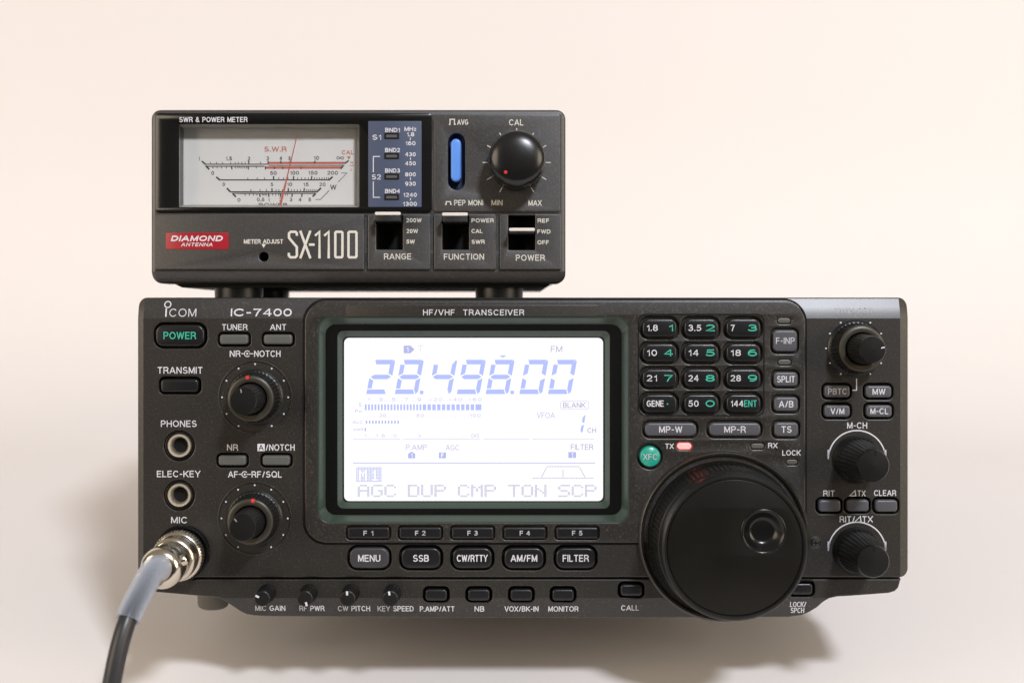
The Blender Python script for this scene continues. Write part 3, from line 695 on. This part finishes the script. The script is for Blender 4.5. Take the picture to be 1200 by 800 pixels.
stext('BLANK', 897, 384, 76, 18, 'lcdgrey'); sput('screen_frame', stroke(rrect(-48 * kz, -14 * kz, 48 * kz, 14 * kz, 10 * kz), 2 * kz, True), 'lcdfaint', 898, 384)
build('channel_digit', seven('1', 12 * kz, 62 * kz, 9 * kz, 0.17), 'lcdink', scr, (*Z(913, 478), 0.05))
for a, b_ in ((150, 310), (320, 580), (590, 745), (755, 965)): sput('screen_rule', bx(a * kz, b_ * kz, -kz, kz, -0.02, 0).map(lambda u, v, w: (u - a * kz, v, w)), 'lcdfaint', a, 499)
sput('screen_rule', bx(0, 818 * kz, -1.4 * kz, 1.4 * kz, -0.02, 0), 'lcdmid', 150, 579)
stext('P.AMP', 364, 526, 72, 19, 'lcdfaint', 0.008); stext('AGC', 486, 527, 47, 19, 'lcdfaint', 0.008); stext('FILTER', 923, 525, 76, 19, 'lcdgrey')
DOT = {'A': '01110 10001 10001 11111 10001 10001 10001', 'G': '01111 10000 10000 10011 10001 10001 01110', 'C': '01110 10001 10000 10000 10000 10001 01110', 'D': '11110 10001 10001 10001 10001 10001 11110',
       'U': '10001 10001 10001 10001 10001 10001 01110', 'P': '11110 10001 10001 11110 10000 10000 10000', 'M': '10001 11011 10101 10101 10001 10001 10001', 'T': '11111 00100 00100 00100 00100 00100 00100',
       'O': '01110 10001 10001 10001 10001 10001 01110', 'N': '10001 10001 11001 10101 10011 10001 10001', 'S': '01111 10000 10000 01110 00001 00001 11110', '1': '00100 01100 00100 00100 00100 00100 01110'}
def dotgrid(cells, p, fill=0.78):
    g = G()
    for (cx, cy) in cells:
        a, b_ = cx * p, -cy * p; s = p * fill
        g.face([(a, b_ - s, 0), (a + s, b_ - s, 0), (a + s, b_, 0), (a, b_, 0)])
    return g
def dotword(wd):
    cells = []
    for i, ch in enumerate(wd):
        for r, row in enumerate(DOT[ch].split()):
            for c, q in enumerate(row):
                if q == '1':
                    for sx2 in (0, 1): cells.append((i * 15 + c * 2.6 + sx2 * 1.3 * 0.0, r * 2.0))
    return cells
def dotword2(wd, px_, py_):
    g = G()
    for i, ch in enumerate(wd):
        for r, row in enumerate(DOT[ch].split()):
            for c, q in enumerate(row):
                if q == '1':
                    a = (i * 45 + c * 8) * kz; b_ = -r * 6.0 * kz
                    for hx in (0, 1):
                        for hy in (0, 1):
                            a2 = a + hx * 4 * kz; b2 = b_ - hy * 3.0 * kz
                            g.face([(a2, b2 - 2.3 * kz, 0), (a2 + 3.1 * kz, b2 - 2.3 * kz, 0), (a2 + 3.1 * kz, b2, 0), (a2, b2, 0)])
    return sput('soft_key_word', g, 'lcdgrey', px_, py_)
for wd_, x in (('AGC', 166), ('DUP', 335), ('CMP', 504), ('TON', 674), ('SCP', 843)): dotword2(wd_, x, 652)
cells = []
m1 = set()
for i, ch in enumerate('M1'):
    for r, row in enumerate(DOT[ch].split()):
        for c, q in enumerate(row):
            if q == '1': m1 |= {(2 + i * 8 + c, 2 + r)}
for cx in range(17):
    for cy in range(10):
        if (cx, cy) not in m1: cells.append((cx, cy))
sput('memory_badge', dotgrid(cells, 5.1 * kz, 0.72), 'lcdmid', 161, 593)
g = G()
def dotted(a, b_, n_):
    for i in range(n_):
        t = i / max(n_ - 1, 1); x = a[0] + (b_[0] - a[0]) * t; y = a[1] + (b_[1] - a[1]) * t
        g.face([((x - 1.7) * kz, (-y - 1.7) * kz, 0), ((x + 1.7) * kz, (-y - 1.7) * kz, 0), ((x + 1.7) * kz, (-y + 1.7) * kz, 0), ((x - 1.7) * kz, (-y + 1.7) * kz, 0)])
dotted((-101, 19), (101, 19), 41); dotted((-72, 14), (-56, -16), 8); dotted((-51, -20), (52, -20), 21); dotted((57, -16), (73, 14), 8); dotted((0, -7), (0, 14), 5)
sput('filter_shape', g, 'lcdgrey', 859, 611)

# ---- feet and prop under the radio
def vcyl(r, v0_, v1_, seg=32):      # upright cylinder with softened lower edge
    g = lathe([(r * 0.75, v0_), (r * 0.93, v0_ + 0.8), (r, v0_ + 2.2), (r, v1_)], seg)
    g.f.append(tuple(range(seg))[::-1]); g.m.append(0)
    return g.map(lambda u, v, w: (u, w, -v))
for px in (250, 934):
    u = (px - 592) * 540 / FPX
    rp_('front_foot', vcyl(6.2, -116.5, -98.1), 'rubber', u, 0, -40)
for s in (-1, 1):
    d = 112.0; rp_('stand_leg', bx(s * 60 - 9, s * 60 + 9, -146.5 + 0.15 * d, -98.05, -d - 8, -d), 'steel')
    rp_('rear_foot', vcyl(7, -146.5 + 0.15 * 290, -98.05), 'rubber', s * 110, 0, -290)

# =================================================================== SWR / POWER METER
MB = 504.0                                    # the meter's front stands 4 mm behind the radio's
VM = 6.05
meter = thing('power_meter', 'small black needle meter box with red sticker, standing on top of the wide transceiver', 'meter', 0, VM, -4)
KM = MB / FPX
def MU(px, py, w=0.0): return UV(px, py, w, MB)
def mp(name, g, mats, u=0, v=0, w=0, ang=35, parent=None): return build(name, g, mats, meter, (u, v - VM, w), ang)
def mput(name, g, mats, px, py, w=0, ang=35):
    u, v = MU(px, py, w); return mp(name, g, mats, u, v, w, ang)
def mr_(x0, y0, x1, y1, r=1.0, w=0.0): return rrect(*MU(x0, y1, w), *MU(x1, y0, w), r * KM)

win = mr_(209.5, 145.5, 420.5, 242.6, 1.5)
slots = [mr_(441, 252.5, 472, 292.5, 1), mr_(518.5, 252.5, 549.5, 292.5, 1), mr_(595.7, 252.5, 627, 293, 1)]
pill = mr_(525, 156, 545, 222.5, 10)
adj = circ(*MU(309.4, 300.8), 5.6 * KM, 24)
g = plate([mr_(176, 128, 663, 332, 11), win, pill, adj] + slots, -14, -0.9, 1.0, 3)
g = fold(g, 0, -1, -MU(0, 318)[1], 0.55); g = fold(g, 0, 1, MU(0, 133)[1], 0.25); g = fold(g, -1, 0, -MU(181, 0)[0], 0.25); g = fold(g, 1, 0, MU(658, 0)[0], 0.25)
mp('bezel', g, 'meterpaint', ang=12)
g = plate([mr_(182, 132.5, 506, 249.2, 5), win], -1.2, -0.35, 0.15, 1); mp('window_frame', g, 'gloss')
g = plate([mr_(508, 133.5, 656.5, 248.5, 3), pill], -1.2, -0.3, 0.25, 2); mp('control_plate', g, 'meterpaint')
lows = [(181, 427, [adj]), (431, 504.5, [slots[0]]), (508.6, 581, [slots[1]]), (585.5, 657.5, [slots[2]])]
for a, b_, hl in lows:
    mp('lower_plate', plate([mr_(a, 251, b_, 316, 1.5)] + hl, -1.1, 0.5, 0.35, 2), 'meterpaint')
# case, underside and feet
ub0, vb0 = MU(184, 330); ub1, vb1 = MU(655, 131)
mp('case', bx(ub0, ub1, vb0 + 0.8, vb1 - 0.3, -103, -14.1), 'steel')
ux0, vy0 = MU(212, 336.8, -8); ux1, _ = MU(640, 336, -8)
g = loft([([(ux0, vy0), (ux1, vy0), (ux1 + 4, vb0 + 0.85), (ux0 - 6, vb0 + 0.85)], -96), ([(ux0, vy0), (ux1, vy0), (ux1 + 4, vb0 + 0.85), (ux0 - 6, vb0 + 0.85)], -10)])
g.f.append((4, 5, 6, 7)); g.m.append(0); g.f.append((3, 2, 1, 0)); g.m.append(0)
mp('base', g, 'black')
for px in (280, 585):
    for d in (-22, -86):
        u = (px - 592) * (MB + 22) / FPX
        g = lathe([(8.0, VM), (9.2, VM + 1.0), (9.4, VM + 6)], 36); g.f.append(tuple(range(36))[::-1]); g.m.append(0)
        mp('foot', g.map(lambda uu, vv, ww: (uu, ww, -vv)), 'black', u, 0, d)

# scale in its window
DP = -7.5
g = loft([(win, -0.95), (mr_(213.5, 150.5, 417.5, 240.2, 1.5, DP + 0.4), DP + 0.4)])
mp('scale_surround', g, 'scalerim')
cxp, cyp = 315, 195.3
sc = mput('scale_card', plate([rrect(-103 * 0.326, -46.5 * 0.326, 103 * 0.326, 46.5 * 0.326, 0.4)], -0.5, 0, 0.05, 0), 'scale', cxp, cyp, DP)
ks = (MB - DP) / FPX
def Q(x, y): return ((205 + x / 5.333 - cxp) * ks, (cyp - 135 - y / 5.333) * ks)
q5 = ks / 5.333
ink = G(); red = G()
def sl(g_, pts, w_, dz=0.0): g_.add(stroke([Q(*p) for p in pts], (w_ + 1.2) * q5, w=dz))
def st(s, x, y, w, h, g_=None, bold=0.0):
    (g_ if g_ is not None else ink).add(text(s, w * 1.08 * q5, h * 1.08 * q5, bold + 0.012), *Q(x, y))
def up(xs, y, l, w=3): [sl(ink, [(x, y), (x + (l if x > 640 else -l) * 0.35 * (abs(x - 640) / 400), y - l)], w, 0.01) for x in xs]
def dn(xs, y, l, w=3): [sl(ink, [(x, y), (x - (l if x > 640 else -l) * 0.35 * (abs(x - 640) / 400), y + l)], w, 0.01) for x in xs]
sl(ink, [(168, 288), (188, 307), (585, 307)], 5); sl(ink, [(195, 320), (560, 320)], 5); sl(ink, [(192, 316), (215, 340)], 9, 0.02)
sl(red, [(585, 299), (1065, 299)], 13); sl(red, [(562, 328), (1045, 328)], 14); sl(ink, [(585, 314), (1060, 314)], 4, 0.015)
sl(ink, [(1062, 302), (1086, 284)], 8, 0.03); sl(ink, [(1035, 336), (1052, 318)], 8, 0.03)
up((225, 262, 300, 350, 378, 398, 420, 440), 305, 12); up((463, 583, 662, 720, 872), 305, 20, 6); up((537,), 305, 13)
dn((235, 262, 290, 320, 376, 392, 405, 418, 432, 446), 322, 12); dn((352, 457, 565), 320, 20, 6); dn((622, 675, 790), 322, 16, 6); dn((508,), 322, 12)
sl(ink, [(168, 288), (192, 308)], 8, 0.03)
for s, x, y, w in (('1', 152, 272, 8), ('1.5', 337, 272, 36), ('2', 463, 272, 14), ('3', 580, 270, 14), ('4', 662, 270, 15), ('5', 716, 270, 13), ('10', 883, 268, 31)): st(s, x, y, w, 22)
ink.add(stroke([Q(1033 + 21 * sin(2 * pi * i / 40), 268 + 8 * sin(4 * pi * i / 40)) for i in range(40)], 4 * q5, True))
org = G(); st('CAL', 1080, 233, 70, 24, red, 0.004); st('S.W.R', 628, 213, 130, 30, red, 0.012)
org.face([(*Q(1075, 258), 0), (*Q(1087, 280), 0), (*Q(1099, 258), 0)]); st('H', 1106, 297, 14, 16, red); st('L', 1104, 340, 10, 16, red); sl(red, [(1092, 316), (1118, 316)], 3)
sl(ink, [(280, 405), (965, 405)], 6); sl(ink, [(258, 386), (281, 406)], 9, 0.02); sl(ink, [(963, 406), (986, 385)], 9, 0.02)
up((457, 515, 560), 403, 13); up((617, 741, 852), 403, 22, 7); up((649, 678, 706, 766, 790, 812, 833, 870, 886, 902, 917, 932, 946, 958), 403, 14)
for s, x, y, w in (('0', 236, 362, 16), ('50', 615, 362, 38), ('100', 747, 361, 52), ('150', 862, 361, 54), ('200', 985, 361, 62)): st(s, x, y, w, 22)
sl(ink, [(345, 480), (890, 480)], 7); sl(ink, [(325, 456), (346, 479)], 9, 0.02); sl(ink, [(888, 480), (913, 455)], 9, 0.02)
sl(ink, [(360, 490), (880, 490)], 4); sl(ink, [(360, 489), (382, 511)], 9, 0.02); sl(ink, [(860, 509), (880, 490)], 9, 0.02)
up((476, 533, 572), 478, 16); up((607, 708, 806), 478, 22, 7); up((632, 650, 672, 728, 745, 764, 784, 820, 832, 844, 856, 868, 880), 478, 15)
dn((437, 465, 490, 512, 545, 554, 563, 572, 610, 630, 648, 690, 705), 491, 13); dn((530, 586, 660, 733, 795), 491, 20, 7)
for s, x, y, w in (('0', 305, 433, 15), ('5', 606, 433, 15), ('10', 716, 433, 30), ('15', 818, 433, 32), ('20', 922, 433, 36), ('0', 400, 530, 18), ('0.5', 536, 528, 44), ('1', 587, 530, 8), ('2', 660, 528, 16), ('3', 725, 528, 16), ('4', 782, 528, 17), ('5', 842, 528, 16)): st(s, x, y, w, 21)
st('W', 990, 450, 36, 29, None, 0.01)
sl(ink, [(1040, 362), (1076, 362), (1020, 418)], 3); sl(ink, [(965, 470), (910, 527), (878, 527)], 3)
st('POWER', 613, 560, 165, 20); st('DIAMOND ANTENNA', 245, 572, 280, 9)
build('scale_marks', ink, 'scaleink', sc, (0, 0, 0.05)); build('scale_red_marks', red, 'scalered', sc, (0, 0, 0.06)); build('calibration_arrow', org, 'orange', sc, (0, 0, 0.06))
# needle, a thin tapered blade a little in front of the card
p0 = Q(657, 590); p1 = Q(769, 128)
d = Vector((p1[0] - p0[0], p1[1] - p0[1])); tn = Vector((-d.y, d.x)).normalized()
g = G()
for (p, hw) in ((p0, 0.42), ((p0[0] + d.x * .3, p0[1] + d.y * .3), 0.34), ((p0[0] + d.x * .45, p0[1] + d.y * .45), 0.2), (p1, 0.12)):
    for s in (-1, 1):
        for z in (1.4, 1.7): g.v.append((p[0] + tn.x * hw * s, p[1] + tn.y * hw * s, z))
for i in range(3):
    a = i * 4; b_ = a + 4
    for q in ((a + 1, a + 3, b_ + 3, b_ + 1), (a, b_, b_ + 2, a + 2), (a, a + 1, b_ + 1, b_), (a + 2, b_ + 2, b_ + 3, a + 3)): g.f.append(q); g.m.append(0)
build('needle', g, 'scalered', sc)
mp('window_glass', G().add(bx(*sorted((MU(210, 0)[0], MU(420, 0)[0])), *sorted((MU(0, 242.2)[1], MU(0, 146)[1])), -1.25, -0.95)), 'glass')

def mcap(s, px, py, wpx, hpx, w, ink_='inkwarm', bold=0.014, space=1.0): return mput('caption', text(s, wpx * KM, hpx * KM, bold, space), ink_, px, py, w + 0.08)
mcap('SWR & POWER METER', 250, 140.3, 80, 6, -0.35, 'ink', 0.01)
# blue band plate
bl = mput('band_plate', plate([mr_(431.5, 142, 494, 242.6, 1.0)], -0.2, 0.0, 0.05, 1).map(lambda u, v, w: (u - MU(462.75, 192.3)[0], v - MU(462.75, 192.3)[1], w)), 'blue', 462.75, 192.3, -0.1)
def bput(name, g, ink_, px, py, w=0.06): return build(name, g, ink_, bl, ((px - 462.75) * KM, (192.3 - py) * KM, w))
for y, s in ((159.5, 'BND1'), (183, 'BND2'), (207, 'BND3'), (231, 'BND4')):
    bput('band_light', plate([rrect(-8.5 * KM, -3.4 * KM, 8.5 * KM, 3.4 * KM, 0.2), rrect(-6.6 * KM, -1.7 * KM, 6.6 * KM, 1.7 * KM, 0.2)], 0, 0.3, 0.06, 1).add(bx(-6.6 * KM, 6.6 * KM, -1.7 * KM, 1.7 * KM, 0, 0.12), mi=1), ['hollow', 'led'], 459, y, 0.01)
    bput('caption', text(s, 17.5 * KM, 4.8 * KM, 0.004), 'ink', 460, y - 7)
for s, x, y, w in (('MHz', 481, 151.3, 14), ('1.8', 481, 157.6, 9), ('160', 481, 168, 12), ('430', 481, 181, 12.5), ('450', 481, 191.6, 12.5), ('800', 481, 204.5, 12.5), ('930', 481, 215.4, 12.5), ('1240', 480.5, 228.4, 16), ('1300', 480.3, 239, 16.5)):
    bput('caption', text(s, w * KM, 4.8 * KM, 0.004), 'ink', x, y)
for y in (162.8, 186.2, 209.8, 233.6): bput('caption', stroke([(0, 1.3 * KM), (0, -1.3 * KM)], 1 * KM), 'ink', 481, y)
bput('caption', text('S1', 10.5 * KM, 6 * KM, 0.004), 'ink', 441.5, 161); bput('caption', text('S2', 10.5 * KM, 6 * KM, 0.004), 'ink', 441, 207.5)
bput('bracket_line', stroke([(8 * KM, 0), (0, 0), (0, -18.5 * KM)], 1 * KM), 'ink', 437.5, 183.5); bput('bracket_line', stroke([(0, 18.5 * KM), (0, 0), (8 * KM, 0)], 1 * KM), 'ink', 437.5, 231.3)

# averaging push button
uP, vP = MU(535, 189.2)
mp('button_well', loft([(mr_(524.5, 155.5, 545.5, 223, 10.5), -0.4), (mr_(527, 158, 543, 220, 8), -4.5)]).face([(x, y, -4.5) for x, y in mr_(527, 158, 543, 220, 8)]), 'bluewell')
g = plate([rrect(-6 * KM, -25 * KM, 6 * KM, 25 * KM, 6 * KM)], -4.4, 1.2, 0.8, 3); mput('push_button', g, 'bluebtn', 534.4, 188, 0)
def pushsym(px, py, h):
    mput('caption', stroke([(-4 * KM, -h * KM / 2), (-2.6 * KM, -h * KM / 2), (-2.6 * KM, h * KM / 2), (2.6 * KM, h * KM / 2), (2.6 * KM, -h * KM / 2), (4 * KM, -h * KM / 2)], 1.2 * KM), 'inkwarm', px, py, -0.2)
pushsym(530, 143, 6); pushsym(525.5, 238, 3.2)
mcap('AVG', 542.3, 143.3, 13, 6.2, -0.3); mcap('PEP MONI', 549.2, 237.6, 34, 6.4, -0.3); mcap('MIN', 582.4, 237.6, 13, 6.4, -0.3); mcap('MAX', 627, 237.9, 15.5, 6.4, -0.3); mcap('CAL', 605, 143.6, 17, 7.2, -0.3)
g = G()
for a in range(0, 360, 30):
    if a == 270: continue
    c_, s_ = cos(radians(a)), sin(radians(a)); g.add(stroke([(c_ * 34 * KM, s_ * 34 * KM), (c_ * 40 * KM, s_ * 40 * KM)], 1.1 * KM))
mput('dial_ticks', g, 'inkwarm', 605.5, 190.5, -0.22)
kb = mput('calibration_knob', lathe([(33 * KM, 0), (33.2 * KM, 0.6), (33 * KM, 11), (32.6 * KM, 12.2), (31.4 * KM, 13.2), (29 * KM, 14.0), (25 * KM, 14.7), (20 * KM, 15.2), (13 * KM, 15.55), (6 * KM, 15.7), (0.01, 15.75)], 120, (1, 2, 60, 0.1)), 'calknob', 605.5, 190.5, -0.3, 40)
build('pointer_dot', lathe([(2.2 * KM, 15.0), (2.1 * KM, 15.35), (1.4 * KM, 15.6), (0.01, 15.65)], 20), 'redink', kb, (-13 * KM, -16.5 * KM, -0.15))

# slide switches
def switch(name, cx, cy, yl, lever_h):
    u, v = MU(cx, cy)
    o = mp(name, loft([(rrect(-15.3 * KM, -20 * KM, 15.3 * KM, 20 * KM, 0.3), 0.0), (rrect(-15 * KM, -19.6 * KM, 15 * KM, 19.6 * KM, 0.3), -7)]).face([(x, y, -7) for x, y in rrect(-15 * KM, -19.6 * KM, 15 * KM, 19.6 * KM, 0.3)]), 'hollow', u, v, 0)
    dl = (cy - yl) * KM
    tipw = 8.0; sc_ = (MB - tipw) / MB
    lv = build('lever', plate([rrect(-14.2 * KM, -lever_h * KM, 14.2 * KM, 1.2 * KM, 0.4)], -6.9, tipw - 0.4, 0.25, 1), 'black', o, (0, dl, 0))
    build('lever_tip', plate([rrect(-14.9 * KM, -1.8 * KM, 14.9 * KM, 2.1 * KM, 0.5)], tipw - 1.6, tipw + 0.1, 0.3, 2), 'chrome', o, (0, dl + 0.9 * KM, 0))
switch('range_switch', 456.5, 272.3, 253.2, 8); switch('function_switch', 534, 272.3, 254, 8); switch('power_switch', 611.3, 272.8, 271.6, 3.5)
for s, x, y, w, h in (('200W', 485, 258.2, 18, 4.8), ('20W', 483, 270.8, 13.5, 4.8), ('5W', 481, 283.2, 10, 4.8), ('RANGE', 466, 300.5, 32, 7), ('POWER', 565.6, 258.4, 26, 4.8), ('CAL', 559, 270.8, 13, 4.8), ('SWR', 560.3, 283.4, 15.5, 4.8), ('FUNCTION', 543.7, 300.8, 47, 7), ('REF', 636.8, 258.6, 13.5, 4.8), ('FWD', 637.4, 271.4, 15.5, 4.8), ('OFF', 636.5, 284, 13.5, 4.8), ('POWER', 621.5, 302, 34, 7)):
    mcap(s, x, y, w, h, 0.5, 'inkwarm', 0.012, 1.08)
# left plate: sticker, adjust hole, model lettering
stk = mput('red_sticker', plate([rrect(-36.8 * KM, -9.7 * KM, 36.8 * KM, 9.7 * KM, 0.25)], 0, 0.15, 0.03, 1), 'redsticker', 231.2, 282.4, 0.5)
build('sticker_text', text('DIAMOND', 60 * KM, 6.6 * KM, 0.045, 1.05, 0.28), 'ink', stk, (0, 3.0 * KM, 0.2)); build('sticker_text', text('ANTENNA', 37 * KM, 4.2 * KM, 0.03, 1.1, 0.28), 'ink', stk, (0, -4.2 * KM, 0.2))
mcap('METER ADJUST', 308.8, 283, 46, 5.2, 0.5, 'inkwarm', 0.008)
mput('caption', G().face([(-2.6 * KM, 2 * KM, 0), (0, -2.4 * KM, 0), (2.6 * KM, 2 * KM, 0)]), 'inkwarm', 309, 288, 0.58)
mp('adjust_hole', lathe([(5.7 * KM, -0.3), (5.2 * KM, -4), (0.01, -4.05)], 24), 'hollow', *MU(309.4, 300.8), 0)
g = G(); kk = KM / 4.8
def mk(pts, closed=False, dz=0.0): g.add(stroke([((x - 950) * kk, (200 - y) * kk) for x, y in pts], 13.5 * kk, closed, dz))
mk([(806, 150), (806, 136), (798, 128), (772, 128), (762, 136), (762, 162), (806, 214), (806, 262), (797, 271), (770, 271), (761, 262), (761, 246)])
mk([(825, 122), (882, 277)]); mk([(882, 122), (825, 277)], False, 0.03); mk([(874, 200), (906, 200)], False, 0.05)
mk([(908, 150), (933, 128), (933, 277)]); mk([(960, 150), (985, 128), (985, 277)])
mk([(1022, 134), (1027, 128), (1057, 128), (1062, 134), (1062, 265), (1057, 271), (1027, 271), (1022, 265)], True); mk([(1096, 134), (1101, 128), (1136, 128), (1141, 134), (1141, 265), (1136, 271), (1101, 271), (1096, 265)], True)
mput('model_lettering', g, 'inkwarm', 180 + 950 / 4.8, 245 + 200 / 4.8, 0.58)

# =================================================================== MICROPHONE CABLE
cu0, cv0 = UV(213, 648)
mc = thing('microphone_cable', 'black microphone cable with shiny nickel plug and milky sleeve, plugged into the transceiver', 'cable', cu0, cv0, 1.0)
def cp(name, g, mats, parent=mc, ang=35):
    if name in ('plug', 'coupling_ring', 'plug_collar'): g.map(lambda u, v, w: (u * 0.88, v * 0.88, w))
    return build(name, g, mats, parent, (0, 0, 0), ang)
pl = cp('plug', lathe([(6, 0), (9.0, 0.2), (9.4, 1.0), (9.4, 9.5), (9.0, 10.6), (8.4, 11.2), (8.0, 12), (7.8, 20), (8.1, 21.2), (7.4, 22.4), (6.6, 23.2), (6.2, 24.2), (6.2, 27)], 96), 'nickel', ang=40)
cp('coupling_ring', lathe([(10.4, 0.1), (10.6, 0.6), (10.7, 5.0), (10.3, 6.2), (9.6, 6.8), (9.3, 6.9)], 192, (1, 2, 48, 0.28), close=False), 'nickel', pl, 30)
cp('plug_collar', lathe([(8.0, 11.4), (9.2, 11.8), (9.4, 12.6), (9.0, 13.6), (8.0, 14.0)], 80, close=False), 'nickel', pl, 50)
cl = cp('cable_clamp', lathe([(6.4, 23.0), (7.2, 23.8), (7.5, 25), (7.4, 28.5), (6.8, 30.2), (5.4, 31.2), (4.4, 31.4)], 64), 'nickel', ang=45)
for a in (20, 200):
    ca, sa = cos(radians(a)), sin(radians(a))
    build('clamp_screw', lathe([(2.0, 0), (2.0, 2.4), (1.5, 3.0), (0.01, 3.1)], 24).map(lambda u, v, w: (ca * (6.2 + w) - sa * u, sa * (6.2 + w) + ca * u, 27 + v)), 'nickel', cl, (0, 0, 0), 40)
def pt(px, py, w):
    u, v = UV(px, py, w); return (u - cu0, v - cv0, w - 1.0)
path = spline([(0, 0, 28), pt(180, 668, 38), pt(167, 690, 47), pt(151, 722, 55), pt(140, 757, 59), pt(131, 800, 61), pt(125, 838, 60)], 10)
path = path
tail_u, tail_v, tail_w = path[-1]
# table height under a point, in panel mm: v = -146.5 - 0.15 w (w towards the viewer)
def tab(w): return -146.5 - 0.15 * w
end = [(tail_u, tail_v, tail_w)]
e1 = (tail_u - 4, tab(57) + 10 - cv0, 57); e2 = (tail_u - 16, tab(50) + 3.6 - cv0, 49); e3 = (tail_u - 42, tab(36) + 3.2 - cv0, 35); e4 = (tail_u - 110, tab(20) + 3.2 - cv0, 19); e5 = (tail_u - 260, tab(24) + 3.2 - cv0, 23)
path2 = spline([path[-11], path[-1], e1, e2, e3, e4, e5], 12)[12:]
full = path + path2[1:]
cp('cable', tube(full, [3.05] * len(full), 28), 'cable')
ns = 32
slv = [p for p in path[:ns]]
rs = [4.6 - 0.45 * i / (ns - 1) for i in range(ns)]
g = tube(slv, rs, 32, False)
inner = tube(slv, [r - 0.8 for r in rs], 32, False)
k = len(g.v); n_ = len(slv)
g.v += inner.v; g.f += [tuple(i + k for i in f[::-1]) for f in inner.f]; g.m += inner.m
for j in range(32):
    a = (n_ - 1) * 32 + j; b_ = (n_ - 1) * 32 + (j + 1) % 32
    g.f.append((a, b_, k + b_, k + a)); g.m.append(0)
cp('sleeve', g, 'sleeve')
